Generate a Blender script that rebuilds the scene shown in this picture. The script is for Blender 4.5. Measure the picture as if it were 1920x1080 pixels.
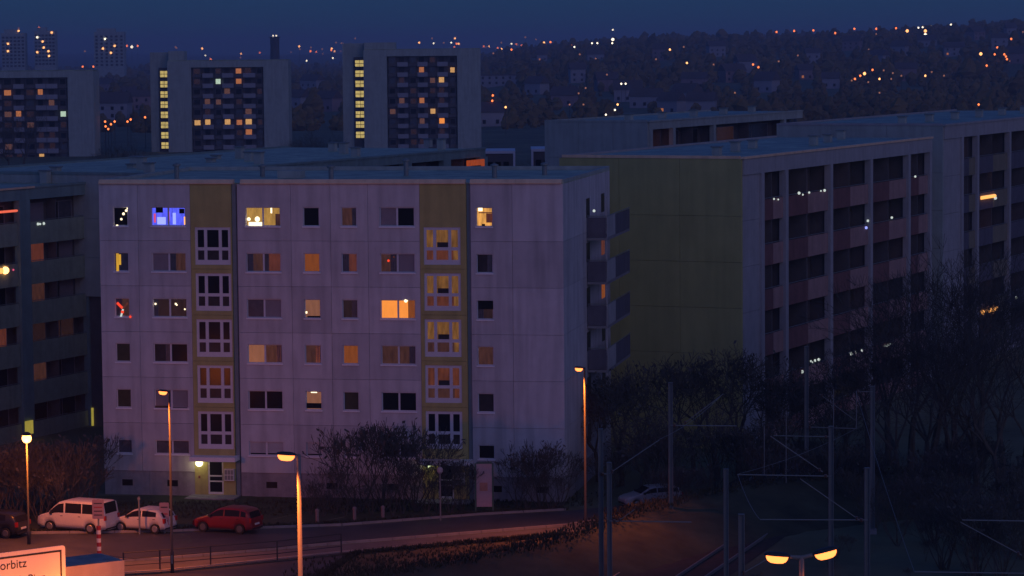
import bpy, math, random
from mathutils import Vector, Matrix

# ------------------------------------------------------------------ clear
for o in list(bpy.data.objects):
    bpy.data.objects.remove(o, do_unlink=True)
SC = bpy.context.scene
COL = SC.collection
R = math.radians
rnd = random.Random(7)

# ------------------------------------------------------------------ camera
F = 5560.0            # focal length in pixels of the 1920 px wide photograph
CAMH = 27.4
PITCH = math.atan(450 / F)
ROLL = -0.009
cam_d = bpy.data.cameras.new('camera')
cam = bpy.data.objects.new('camera', cam_d)
COL.objects.link(cam)
cam_d.sensor_width = 36.0
cam_d.lens = 36.0 * F / 1920.0
cam_d.clip_start = 1.0
cam_d.clip_end = 30000.0
CAMROT = Matrix.Rotation(math.pi / 2 - PITCH, 3, 'X') @ Matrix.Rotation(ROLL, 3, 'Z')
cam.rotation_euler = CAMROT.to_euler()
cam.location = (0, 0, CAMH)
SC.camera = cam

# ------------------------------------------------------------------ world, dusk sky
world = bpy.data.worlds.new('World')
SC.world = world
world.use_nodes = True
wn = world.node_tree.nodes
wl = world.node_tree.links
for n in list(wn):
    wn.remove(n)
sky = wn.new('ShaderNodeTexSky')
sky.sky_type = 'NISHITA'
sky.sun_disc = False
sky.sun_elevation = R(4.0)
sky.sun_rotation = R(180)
sky.altitude = 200
sky.air_density = 1.0
sky.dust_density = 0.6
sky.ozone_density = 1.0
tint = wn.new('ShaderNodeMix')
tint.data_type = 'RGBA'
tint.blend_type = 'MULTIPLY'
tint.inputs[0].default_value = 1.0
tint.inputs[7].default_value = (0.012, 0.055, 0.70, 1)
glow = wn.new('ShaderNodeMix')          # even residual light of the whole twilight vault
glow.data_type = 'RGBA'
glow.blend_type = 'ADD'
glow.inputs[0].default_value = 1.0
glow.inputs[7].default_value = (0.085, 0.30, 0.62, 1)
bg = wn.new('ShaderNodeBackground')
bg.inputs[1].default_value = 0.10
wo = wn.new('ShaderNodeOutputWorld')
wl.new(sky.outputs[0], tint.inputs[6])
wl.new(tint.outputs[2], glow.inputs[6])
wl.new(glow.outputs[2], bg.inputs[0])
wl.new(bg.outputs[0], wo.inputs[0])

# last afterglow: one very weak, very soft sun behind the camera
sun_d = bpy.data.lights.new('afterglow_sun', 'SUN')
sun_d.energy = 0.225
sun_d.angle = R(60)
sun_d.color = (1.0, 0.74, 0.98)
sun = bpy.data.objects.new('afterglow_sun', sun_d)
COL.objects.link(sun)
sun.location = (0, -50, 60)
sun.rotation_euler = (R(72), 0, R(32))

SC.view_settings.view_transform = 'Standard'
SC.view_settings.look = 'None'
SC.view_settings.exposure = 0.0
SC.view_settings.gamma = 1.0
SC.view_settings.use_curve_mapping = False
SC.render.engine = 'CYCLES'
SC.cycles.use_denoising = True
try:
    SC.cycles.denoiser = 'OPENIMAGEDENOISE'
except Exception:
    pass
SC.cycles.max_bounces = 5
SC.cycles.diffuse_bounces = 2
SC.cycles.glossy_bounces = 2
SC.cycles.transmission_bounces = 2
SC.cycles.volume_bounces = 0
SC.cycles.sample_clamp_indirect = 2.0
SC.cycles.caustics_reflective = False
SC.cycles.caustics_refractive = False

# ------------------------------------------------------------------ pixel -> world
def ray(px, py):
    return CAMROT @ Vector((px - 960.0, -(py - 540.0), -F))

def at(px, py, Y):
    d = ray(px, py)
    return Vector((0, 0, CAMH)) + d * (Y / d.y)

def ground(px, py, z=0.0):
    d = ray(px, py)
    return Vector((0, 0, CAMH)) + d * ((z - CAMH) / d.z)

class Frame:
    """Local frame of a building: x along the facade, y into the building."""
    def __init__(s, origin, ang):
        s.o = Vector((origin[0], origin[1], 0.0))
        s.a = ang
        s.ux = Vector((math.cos(ang), math.sin(ang), 0))
        s.uy = Vector((-math.sin(ang), math.cos(ang), 0))
    def hit(s, px, py, yl=0.0):
        d = ray(px, py)
        c = Vector((0, 0, CAMH))
        t = ((s.o + s.uy * yl - c).dot(s.uy)) / d.dot(s.uy)
        p = c + d * t
        return ((p - s.o).dot(s.ux), p.z)
    def hitx(s, px, py, xl):
        d = ray(px, py)
        c = Vector((0, 0, CAMH))
        t = ((s.o + s.ux * xl - c).dot(s.ux)) / d.dot(s.ux)
        p = c + d * t
        return ((p - s.o).dot(s.uy), p.z)
    def w(s, x, y, z=0.0):
        return s.o + s.ux * x + s.uy * y + Vector((0, 0, z))

# ------------------------------------------------------------------ materials
MATS = {}
def mat(name, col, rough=0.8, var=0.12, scale=2.0, bump=0.0, metal=0.0, spec=0.5, grime=0.0, coords='Object', tone=0.0):
    if name in MATS:
        return MATS[name]
    m = bpy.data.materials.new(name)
    m.use_nodes = True
    nt = m.node_tree
    b = nt.nodes['Principled BSDF']
    b.inputs['Roughness'].default_value = rough
    b.inputs['Metallic'].default_value = metal
    b.inputs['Specular IOR Level'].default_value = spec
    if var > 0:
        tc = nt.nodes.new('ShaderNodeTexCoord')
        nz = nt.nodes.new('ShaderNodeTexNoise')
        nz.inputs['Scale'].default_value = scale
        nz.inputs['Detail'].default_value = 6
        nz.inputs['Roughness'].default_value = 0.65
        nt.links.new(tc.outputs[coords], nz.inputs['Vector'])
        rp = nt.nodes.new('ShaderNodeValToRGB')
        rp.color_ramp.elements[0].position = 0.3
        rp.color_ramp.elements[1].position = 0.7
        rp.color_ramp.elements[0].color = tuple(c * (1 - var) for c in col) + (1,)
        rp.color_ramp.elements[1].color = tuple(min(1, c * (1 + var)) for c in col) + (1,)
        nt.links.new(nz.outputs['Fac'], rp.inputs[0])
        src = rp.outputs[0]
        if grime > 0:
            mp = nt.nodes.new('ShaderNodeMapping')
            mp.inputs['Scale'].default_value = (1.3, 1.3, 0.12)
            nt.links.new(tc.outputs[coords], mp.inputs[0])
            n2 = nt.nodes.new('ShaderNodeTexNoise')
            n2.inputs['Scale'].default_value = 1.4
            n2.inputs['Detail'].default_value = 8
            nt.links.new(mp.outputs[0], n2.inputs['Vector'])
            r2 = nt.nodes.new('ShaderNodeValToRGB')
            r2.color_ramp.elements[0].position = 0.42
            r2.color_ramp.elements[1].position = 0.72
            r2.color_ramp.elements[0].color = (1, 1, 1, 1)
            g = 1 - grime
            r2.color_ramp.elements[1].color = (g, g, g, 1)
            nt.links.new(n2.outputs['Fac'], r2.inputs[0])
            mx = nt.nodes.new('ShaderNodeMix')
            mx.data_type = 'RGBA'
            mx.blend_type = 'MULTIPLY'
            mx.inputs[0].default_value = 1.0
            nt.links.new(src, mx.inputs[6])
            nt.links.new(r2.outputs[0], mx.inputs[7])
            src = mx.outputs[2]
        if tone > 0:                    # each panel slightly different from its neighbours
            oi = nt.nodes.new('ShaderNodeObjectInfo')
            mr = nt.nodes.new('ShaderNodeMapRange')
            mr.inputs[3].default_value = 1 - tone
            mr.inputs[4].default_value = 1 + tone
            nt.links.new(oi.outputs['Random'], mr.inputs[0])
            m2 = nt.nodes.new('ShaderNodeMix')
            m2.data_type = 'RGBA'
            m2.blend_type = 'MULTIPLY'
            m2.inputs[0].default_value = 1.0
            nt.links.new(src, m2.inputs[6])
            nt.links.new(mr.outputs[0], m2.inputs[7])
            src = m2.outputs[2]
        nt.links.new(src, b.inputs['Base Color'])
        if bump > 0:
            n3 = nt.nodes.new('ShaderNodeTexNoise')
            n3.inputs['Scale'].default_value = scale * 6
            n3.inputs['Detail'].default_value = 4
            nt.links.new(tc.outputs[coords], n3.inputs['Vector'])
            bp = nt.nodes.new('ShaderNodeBump')
            bp.inputs['Strength'].default_value = bump
            bp.inputs['Distance'].default_value = 0.05
            nt.links.new(n3.outputs['Fac'], bp.inputs['Height'])
            nt.links.new(bp.outputs[0], b.inputs['Normal'])
    else:
        b.inputs['Base Color'].default_value = tuple(col) + (1,)
    MATS[name] = m
    return m

def emit(name, col, strength=1.0, base=(0.02, 0.02, 0.02), rough=0.25, var=0.0, scale=3.0, sample=False):
    """Lit pane, lamp lens or small light: glossy surface that also gives off light."""
    if name in MATS:
        return MATS[name]
    m = bpy.data.materials.new(name)
    m.use_nodes = True
    nt = m.node_tree
    b = nt.nodes['Principled BSDF']
    b.inputs['Base Color'].default_value = tuple(base) + (1,)
    b.inputs['Roughness'].default_value = rough
    b.inputs['Emission Strength'].default_value = strength
    if var > 0:
        tc = nt.nodes.new('ShaderNodeTexCoord')
        mp = nt.nodes.new('ShaderNodeMapping')
        mp.inputs['Scale'].default_value = (scale, scale, scale * 0.25)
        nz = nt.nodes.new('ShaderNodeTexNoise')
        nz.inputs['Scale'].default_value = 2.0
        nz.inputs['Detail'].default_value = 5
        oi = nt.nodes.new('ShaderNodeObjectInfo')
        ad = nt.nodes.new('ShaderNodeVectorMath')
        ad.operation = 'ADD'
        mu = nt.nodes.new('ShaderNodeMath')
        mu.operation = 'MULTIPLY'
        mu.inputs[1].default_value = 37.0
        nt.links.new(oi.outputs['Random'], mu.inputs[0])
        nt.links.new(tc.outputs['Object'], mp.inputs[0])
        nt.links.new(mp.outputs[0], ad.inputs[0])
        nt.links.new(mu.outputs[0], ad.inputs[1])
        nt.links.new(ad.outputs[0], nz.inputs['Vector'])
        rp = nt.nodes.new('ShaderNodeValToRGB')
        rp.color_ramp.elements[0].position = 0.32
        rp.color_ramp.elements[1].position = 0.68
        rp.color_ramp.elements[0].color = tuple(c * (1 - var) for c in col) + (1,)
        rp.color_ramp.elements[1].color = tuple(c * (1 + var * 0.5) for c in col) + (1,)
        nt.links.new(nz.outputs['Fac'], rp.inputs[0])
        nt.links.new(rp.outputs[0], b.inputs['Emission Color'])
    else:
        b.inputs['Emission Color'].default_value = tuple(col) + (1,)
    m.cycles.emission_sampling = 'AUTO' if sample else 'NONE'
    MATS[name] = m
    return m

def lin(r, g, b):
    f = lambda c: (c / 255 / 12.92) if c <= 10 else ((c / 255 + 0.055) / 1.055) ** 2.4
    return (f(r), f(g), f(b))

M_white = mat('pale_render', (0.58, 0.56, 0.57), 0.9, 0.09, 0.8, 0.15, grime=0.26, tone=0.10)
M_plinth = mat('plinth_concrete', (0.33, 0.31, 0.32), 0.9, 0.18, 1.5, 0.3, grime=0.3)
M_yellow = mat('yellow_render', (0.47, 0.42, 0.15), 0.9, 0.10, 1.0, 0.15, grime=0.2)
M_gable = mat('ochre_gable_render', (0.46, 0.44, 0.17), 0.9, 0.10, 0.4, 0.15, grime=0.13, tone=0.03)
M_gap = mat('recess_strip', (0.20, 0.25, 0.27), 0.9, 0.1, 2.0)
M_core = mat('dark_interior', (0.24, 0.23, 0.25), 0.9, 0.1, 1.0)
M_frame = mat('white_window_frame', (0.66, 0.66, 0.70), 0.5, 0.05, 2.0)
M_sill = mat('metal_sill', (0.86, 0.86, 0.88), 0.45, 0.06, 2.0)
M_cornice = mat('salmon_sodium_tint_flashing', (0.97, 0.64, 0.40), 0.5, 0.12, 0.6, grime=0.2)  # salmon made brighter to stand in for sodium light that never reaches it
M_roof = mat('gravel_roof', (0.42, 0.47, 0.31), 0.55, 0.4, 0.5, 0.2, grime=0.3)
M_roof2 = mat('bitumen_roof', (0.35, 0.40, 0.26), 0.5, 0.4, 0.35, 0.15, grime=0.35)
M_blue = mat('blue_grey_render', (0.40, 0.46, 0.42), 0.9, 0.1, 0.7, 0.1, grime=0.2)
M_teal = mat('teal_pillar', (0.21, 0.31, 0.30), 0.9, 0.12, 0.9, 0.1, grime=0.2)
M_pillar = mat('grey_pillar', (0.40, 0.40, 0.41), 0.9, 0.1, 1.0, 0.1, grime=0.15)
M_greenp = mat('green_parapet', (0.30, 0.36, 0.27), 0.85, 0.15, 1.2, grime=0.2)
M_redp = mat('dull_red_parapet', (0.22, 0.10, 0.09), 0.85, 0.15, 1.2, grime=0.2)
M_pinkp = mat('pale_pink_parapet', (0.42, 0.26, 0.23), 0.85, 0.12, 1.2, grime=0.2)
M_olivep = mat('olive_parapet', (0.25, 0.22, 0.15), 0.85, 0.12, 1.2, grime=0.2)
M_darkp = mat('dark_parapet', (0.13, 0.12, 0.15), 0.85, 0.15, 1.2, grime=0.2)
M_slab = mat('concrete_slab', (0.25, 0.24, 0.25), 0.9, 0.15, 1.0)
M_back = mat('loggia_back_wall', (0.12, 0.11, 0.11), 0.9, 0.15, 1.0)  # dark colour carries the shade inside the loggias
M_glass = mat('dark_glass', (0.015, 0.015, 0.018), 0.22, 0.0, spec=0.12)
M_glass2 = mat('dark_glass_curtain', (0.05, 0.045, 0.045), 0.35, 0.3, 3.0, spec=0.12)
M_olive = mat('olive_blind', (0.045, 0.045, 0.02), 0.3, 0.3, 3.0)
M_blind = mat('violet_blind', (0.25, 0.22, 0.24), 0.7, 0.08, 3.0)
M_slate = mat('slate_glass', (0.09, 0.09, 0.11), 0.25, 0.3, 3.0)
M_metal = mat('galvanised_steel', (0.25, 0.27, 0.26), 0.55, 0.1, 2.0, metal=0.3)
M_mast = mat('catenary_mast_paint', (0.15, 0.17, 0.17), 0.7, 0.12, 1.5)
M_post = mat('lamp_post_paint', (0.22, 0.21, 0.20), 0.6, 0.1, 2.0)
M_postd = mat('dark_unlit_post_paint', (0.03, 0.033, 0.036), 0.6, 0.1, 2.0)  # darkened so posts right under their lamps read as unlit
M_asphalt = mat('asphalt', (0.050, 0.052, 0.060), 0.62, 0.3, 0.4, 0.3)
M_pave = mat('pavement', (0.13, 0.12, 0.12), 0.85, 0.2, 0.8, 0.2)
M_kerb = mat('kerb_stone', (0.30, 0.27, 0.25), 0.85, 0.2, 1.0)
M_grass = mat('winter_grass', (0.050, 0.052, 0.030), 1.0, 0.55, 0.35, 0.6)
M_soil = mat('dark_ground', (0.022, 0.022, 0.018), 1.0, 0.5, 0.2, 0.5)
M_bark = mat('bark', (0.09, 0.08, 0.065), 0.95, 0.3, 3.0)
M_twig = mat('twigs', (0.078, 0.076, 0.066), 0.95, 0.3, 1.0)
M_leaf = mat('evergreen_leaf', (0.040, 0.045, 0.028), 0.8, 0.4, 0.8)
M_wood = mat('far_wood', (0.17, 0.12, 0.045), 1.0, 0.5, 0.02)
M_far = mat('far_land', (0.07, 0.06, 0.05), 1.0, 0.5, 0.004)
M_farwall = mat('far_pale_wall', (0.33, 0.33, 0.36), 0.9, 0.1, 0.1)
M_farroof = mat('far_roof', (0.12, 0.09, 0.09), 0.9, 0.2, 0.1)
M_black = mat('black_rubber', (0.012, 0.012, 0.012), 0.8, 0.0)
M_rim = mat('alloy_rim', (0.35, 0.35, 0.36), 0.4, 0.1, 4.0, metal=0.6)
M_hub = mat('steel_rim', (0.12, 0.12, 0.12), 0.5, 0.1, 4.0, metal=0.3)
M_carw = mat('white_car_paint', (0.62, 0.60, 0.58), 0.35, 0.03, 1.0)
M_carr = mat('red_car_paint', (0.22, 0.018, 0.022), 0.3, 0.05, 1.0)
M_cars = mat('silver_car_paint', (0.40, 0.38, 0.38), 0.35, 0.05, 1.0)
M_card = mat('black_car_paint', (0.02, 0.02, 0.022), 0.3, 0.05, 1.0)
M_trim = mat('black_trim', (0.02, 0.02, 0.02), 0.6, 0.0)
M_lensr = mat('red_lamp_lens', (0.35, 0.02, 0.02), 0.2, 0.0)
M_lensw = mat('clear_lamp_lens', (0.55, 0.55, 0.55), 0.15, 0.0)
M_signw = mat('white_sign_face', (0.74, 0.72, 0.68), 0.5, 0.04, 1.0)
M_signk = mat('sign_black', (0.02, 0.02, 0.02), 0.6, 0.0)
M_signr = mat('sign_red', (0.35, 0.03, 0.03), 0.5, 0.05, 2.0)
M_board = mat('pink_board_face', (0.55, 0.33, 0.33), 0.6, 0.12, 1.2)
M_boardf = mat('green_board_frame', (0.08, 0.13, 0.08), 0.6, 0.1, 2.0)

E_sod = emit('sodium_lens', (1.0, 0.225, 0.05), 3.4, sample=False)
E_sodfar = emit('far_sodium_lens', (1.0, 0.20, 0.05), 2.6)
E_sodfar2 = emit('far_orange_lens', (1.0, 0.42, 0.14), 3.2)
E_whfar = emit('far_white_lens', (1.0, 0.85, 0.62), 3.0)
E_dim = emit('far_dim_lens', (0.75, 0.30, 0.18), 0.45)
E_globe = emit('entrance_globe', (1.0, 0.9, 0.55), 3.0)
E_green = emit('entrance_globe_green', (0.85, 1.0, 0.55), 2.0)
E_pbright = emit('lit_bright_orange', lin(255, 150, 62), 1.0, var=0.08)
E_pyellow = emit('lit_yellow', lin(180, 135, 65), 0.95, var=0.35)
E_pgold = emit('lit_gold', lin(235, 165, 80), 1.0, var=0.5, scale=2.5)
E_porange = emit('lit_orange_curtain', lin(122, 62, 24), 1.0, var=0.2)
E_ptan = emit('lit_tan_curtain', lin(128, 82, 62), 1.0, var=0.15)
E_pbrown = emit('dim_brown', lin(62, 36, 30), 1.0, var=0.4)
E_pred = emit('dim_red_brown', lin(86, 42, 32), 1.0, var=0.25)
E_pdark = emit('dim_dark_brown', lin(38, 22, 20), 1.0, var=0.4)
E_stair = emit('lit_stair', lin(112, 74, 34), 1.0, var=0.45)
E_stair2 = emit('lit_stair_red', lin(84, 42, 26), 1.0, var=0.4)
E_blue = emit('blue_decor', (0.10, 0.12, 1.0), 1.1, var=0.4)
E_blue2 = emit('pale_blue_decor', (0.30, 0.35, 1.0), 1.4)
E_pink = emit('pink_decor', (0.9, 0.10, 0.25), 0.8)
E_redd = emit('red_decor', (1.0, 0.06, 0.02), 1.1)
E_warm = emit('warm_bulb', (1.0, 0.80, 0.50), 2.2)
E_amber = emit('amber_strip', (1.0, 0.42, 0.10), 1.6)
E_fairy = emit('fairy_white', (0.75, 0.85, 0.80), 0.8)
E_curt = emit('lit_yellow_curtain', lin(215, 160, 50), 1.0, var=0.2)
E_tstair = emit('tower_stair_light', lin(205, 180, 105), 1.0, var=0.3, scale=1.0)
E_tw = emit('tower_window_warm', lin(215, 160, 95), 1.0, var=0.25)
E_to = emit('tower_window_orange', lin(175, 105, 60), 1.0, var=0.25)
E_td = emit('tower_window_dim', lin(92, 60, 48), 1.0, var=0.25)
E_tc = emit('tower_window_cool', lin(190, 215, 190), 1.0, var=0.15)
E_ygreen = emit('entrance_panel_light', lin(150, 135, 55), 1.0, var=0.15)

# ------------------------------------------------------------------ mesh builder
class MB:
    def __init__(s):
        s.v = []; s.f = []; s.smooth = False
    def box(s, x0, x1, y0, y1, z0, z1):
        b = len(s.v)
        s.v += [(x0,y0,z0),(x1,y0,z0),(x1,y1,z0),(x0,y1,z0),(x0,y0,z1),(x1,y0,z1),(x1,y1,z1),(x0,y1,z1)]
        s.f += [(b,b+3,b+2,b+1),(b+4,b+5,b+6,b+7),(b,b+1,b+5,b+4),(b+1,b+2,b+6,b+5),(b+2,b+3,b+7,b+6),(b+3,b,b+4,b+7)]
        return s
    def poly(s, pts):
        b = len(s.v)
        s.v += [tuple(p) for p in pts]
        s.f.append(tuple(range(b, b + len(pts))))
        return s
    def tube(s, p0, p1, r0, r1=None, n=6, caps=True):
        r1 = r0 if r1 is None else r1
        p0 = Vector(p0); p1 = Vector(p1)
        d = p1 - p0
        if d.length < 1e-6: return s
        d.normalize()
        a = d.orthogonal().normalized(); c = d.cross(a)
        b = len(s.v)
        for p, r in ((p0, r0), (p1, r1)):
            for k in range(n):
                t = 2 * math.pi * k / n
                s.v.append(tuple(p + a * (r * math.cos(t)) + c * (r * math.sin(t))))
        for k in range(n):
            s.f.append((b + k, b + (k + 1) % n, b + n + (k + 1) % n, b + n + k))
        if caps:
            s.f.append(tuple(b + n - 1 - k for k in range(n)))
            s.f.append(tuple(b + n + k for k in range(n)))
        return s
    def lathe(s, prof, n=12, c=(0, 0, 0), squash=(1, 1)):
        b = len(s.v)
        for r, z in prof:
            for k in range(n):
                t = 2 * math.pi * k / n
                s.v.append((c[0] + r * math.cos(t) * squash[0], c[1] + r * math.sin(t) * squash[1], c[2] + z))
        for i in range(len(prof) - 1):
            for k in range(n):
                a0 = b + i * n + k; a1 = b + i * n + (k + 1) % n
                s.f.append((a0, a1, a1 + n, a0 + n))
        s.f.append(tuple(b + n - 1 - k for k in range(n)))
        e = b + (len(prof) - 1) * n
        s.f.append(tuple(e + k for k in range(n)))
        return s
    def ball(s, c, r, n=8, m=5):
        prof = [(max(0.02 * r, r * math.sin(math.pi * i / m)), -r * math.cos(math.pi * i / m)) for i in range(m + 1)]
        return s.lathe(prof, n, c)
    def prism(s, pts, z0, z1):
        n = len(pts); b = len(s.v)
        s.v += [(p[0], p[1], z0) for p in pts] + [(p[0], p[1], z1) for p in pts]
        s.f.append(tuple(b + n - 1 - k for k in range(n)))
        s.f.append(tuple(b + n + k for k in range(n)))
        for k in range(n):
            s.f.append((b + k, b + (k + 1) % n, b + n + (k + 1) % n, b + n + k))
        return s
    def panel(s, x0, x1, z0, z1, y0, th, holes=()):
        """Vertical slab facing -y with rectangular openings and their reveals."""
        xs = sorted({x0, x1} | {h[i] for h in holes for i in (0, 1)})
        zs = sorted({z0, z1} | {h[i] for h in holes for i in (2, 3)})
        for i in range(len(xs) - 1):
            for j in range(len(zs) - 1):
                cx = (xs[i] + xs[i+1]) / 2; cz = (zs[j] + zs[j+1]) / 2
                if any(h[0] < cx < h[1] and h[2] < cz < h[3] for h in holes): continue
                s.poly([(xs[i], y0, zs[j]), (xs[i+1], y0, zs[j]), (xs[i+1], y0, zs[j+1]), (xs[i], y0, zs[j+1])])
        y1 = y0 + th
        for h in holes:
            a, b, c, d = h
            s.poly([(a, y0, c), (a, y0, d), (a, y1, d), (a, y1, c)])
            s.poly([(b, y0, d), (b, y0, c), (b, y1, c), (b, y1, d)])
            s.poly([(a, y0, d), (b, y0, d), (b, y1, d), (a, y1, d)])
            s.poly([(b, y0, c), (a, y0, c), (a, y1, c), (b, y1, c)])
        a, b, c, d = x0, x1, z0, z1
        s.poly([(a, y0, d), (a, y0, c), (a, y1, c), (a, y1, d)])
        s.poly([(b, y0, c), (b, y0, d), (b, y1, d), (b, y1, c)])
        s.poly([(b, y0, d), (a, y0, d), (a, y1, d), (b, y1, d)])
        s.poly([(a, y0, c), (b, y0, c), (b, y1, c), (a, y1, c)])
        return s
    def ring(s, x0, x1, z0, z1, y0, y1, w, wb=None):
        wb = w if wb is None else wb
        s.box(x0, x0 + w, y0, y1, z0, z1)
        s.box(x1 - w, x1, y0, y1, z0, z1)
        s.box(x0 + w, x1 - w, y0, y1, z1 - w, z1)
        s.box(x0 + w, x1 - w, y0, y1, z0, z0 + wb)
        return s
    def mesh(s, name, material):
        me = bpy.data.meshes.new(name)
        me.from_pydata(s.v, [], s.f)
        me.validate()
        if s.smooth:
            me.polygons.foreach_set('use_smooth', [True] * len(me.polygons))
        me.materials.append(material)
        return me
    def build(s, name, material, parent=None, loc=None, rz=0.0):
        o = bpy.data.objects.new(name, s.mesh(name, material))
        COL.objects.link(o)
        if parent is not None: o.parent = parent
        if loc is not None: o.location = loc
        if rz: o.rotation_euler = (0, 0, rz)
        return o

def tag(o, label=None, cat=None, group=None, kind=None):
    if label: o['label'] = label
    if cat: o['category'] = cat
    if group: o['group'] = group
    if kind: o['kind'] = kind
    return o

def empty(name, loc, rz=0.0):
    o = bpy.data.objects.new(name, None)
    COL.objects.link(o)
    o.location = loc
    o.rotation_euler = (0, 0, rz)
    o.empty_display_size = 0.5
    return o

def link_mesh(name, me, parent, loc=(0, 0, 0), rz=0.0):
    o = bpy.data.objects.new(name, me)
    COL.objects.link(o)
    o.parent = parent
    o.location = loc
    o.rotation_euler = (0, 0, rz)
    return o

def copy_tree(o, parent=None):
    c = o.copy()
    COL.objects.link(c)
    c.parent = parent
    for ch in list(o.children):
        copy_tree(ch, c)
    return c

def structure(name, mb, m):
    return tag(mb.build(name, m), kind='structure')


# ================================================================== SETTING
def smooth(t):
    t = max(0.0, min(1.0, t))
    return t * t * (3 - 2 * t)

def interp(tab, x):
    if x <= tab[0][0]: return tab[0][1]
    for (a, b), (c, d) in zip(tab, tab[1:]):
        if x <= c: return b + (d - b) * (x - a) / (c - a)
    return tab[-1][1]

SIL = [(700, 110), (850, 100), (950, 92), (1100, 77), (1240, 66), (1440, 63), (1600, 60), (1700, 54), (1800, 45), (1920, 38), (2300, 22)]
def yhor(px): return 90 - 0.009 * (px - 960)
def hz(X, Y):
    """Height of the land: flat near, a wooded hill far right, a low ridge on the horizon."""
    px = 960 + F * X / max(Y, 1.0)
    c = 27.4 + (yhor(px) - interp(SIL, px)) / F * 3200 - 7.0
    c = max(0.0, c) * smooth((px - 780) / 200)
    h = c * smooth((Y - 900) / 2300)
    far = 24.0 + 10.0 * math.sin(X * 0.0011) + 6 * math.sin(X * 0.0031 + 1)
    h2 = far * smooth((Y - 5000) / 4000)
    return max(h, h2) + (1.2 * math.sin(X * 0.02) * math.sin(Y * 0.013) * smooth((Y - 900) / 900))

g = MB()
ys = [15, 60, 100, 130, 160, 200, 260, 340, 450]
y = 600.0
while y < 13000:
    ys.append(y); y *= 1.09
N = 120
for Y in ys:
    for i in range(N + 1):
        X = (i / N - 0.5) * 2 * (0.6 * Y + 120)
        g.v.append((X, Y, hz(X, Y)))
for j in range(len(ys) - 1):
    for i in range(N):
        a = j * (N + 1) + i
        g.f.append((a, a + 1, a + N + 2, a + N + 1))
g.smooth = True
M_gr = mat('dark_winter_ground', (0.12, 0.125, 0.07), 1.0, 0.5, 0.08, 0.5)
structure('ground', g, M_gr)

def strip(name, m, far, near, z=0.004, n=4):
    """A flat sheet between two pixel polylines, laid on the ground."""
    mb = MB()
    a = [ground(*p, z) for p in far]; b = [ground(*p, z) for p in near]
    for i in range(len(a) - 1):
        mb.poly([b[i], b[i+1], a[i+1], a[i]])
    return structure(name, mb, m)

FAR_EDGE = [(-80, 1004), (300, 999), (640, 987), (900, 967), (1060, 958), (1160, 948), (1290, 932), (1420, 920)]
NEAR_EDGE = [(-80, 1064), (300, 1048), (650, 1018), (900, 998), (1062, 985), (1180, 966), (1300, 950), (1430, 937)]
strip('road', M_asphalt, FAR_EDGE, NEAR_EDGE, 0.006)
PAVE_NEAR = [(-80, 1092), (300, 1072), (650, 1036), (900, 1014), (1062, 1001), (1180, 978), (1300, 960), (1430, 945)]
strip('pavement', M_pave, [(p[0], p[1] + 3) for p in NEAR_EDGE], PAVE_NEAR, 0.12)
# lower lane in front of the pavement and the verge
strip('cycle_path', M_asphalt, [(p[0], p[1] + 4) for p in PAVE_NEAR[:3]], [(-80, 1150), (300, 1128), (600, 1085)], 0.008)

def kerb(name, line, z1=0.13, w=0.18):
    mb = MB()
    p = [ground(*q, 0.0) for q in line]
    # kerb stones of about one metre with small joints
    for a, b in zip(p, p[1:]):
        d = b - a; L = d.length; k = max(1, int(L / 1.2)); d.normalize()
        nrm = Vector((d.y, -d.x, 0))
        for i in range(k):
            s0 = a + d * (L * i / k + 0.015); s1 = a + d * (L * (i + 1) / k - 0.015)
            q = [s0, s1, s1 + nrm * w, s0 + nrm * w]
            mb.prism([(v.x, v.y) for v in q], -0.05, z1)
    return structure(name, mb, M_kerb)
kerb('kerb_near_side', [(p[0], p[1] + 1) for p in NEAR_EDGE], 0.14)
kerb('kerb_far_side', [(p[0], p[1] - 2) for p in FAR_EDGE[:5]], 0.12)
kerb('kerb_pavement_edge', [(p[0], p[1] + 1) for p in PAVE_NEAR], 0.16, 0.25)

# grass verge below the pavement and the bank that hides part of the road on the right
def terrain(name, m, rows, sub=14, bump=0.10, seed=3):
    """Loft between pixel polylines with a distance and a height offset: rows of lists of world points."""
    mb = MB(); r = random.Random(seed)
    n = len(rows[0])
    grid = []
    for i in range(len(rows) - 1):
        for s in range(sub if i < len(rows) - 1 else 1):
            t = s / sub; line = []
            for j in range(n - 1):
                for q in range(sub):
                    u = q / sub
                    p = (rows[i][j].lerp(rows[i][j+1], u)).lerp(rows[i+1][j].lerp(rows[i+1][j+1], u), t)
                    line.append(p + Vector((0, 0, r.uniform(-bump, bump))))
            line.append(rows[i][-1].lerp(rows[i+1][-1], t))
            grid.append(line)
    w = len(grid[0])
    for ln in grid: mb.v += [tuple(p) for p in ln]
    for i in range(len(grid) - 1):
        for j in range(w - 1):
            a = i * w + j
            mb.f.append((a, a + 1, a + w + 1, a + w))
    mb.smooth = True
    return structure(name, mb, m)

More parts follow.
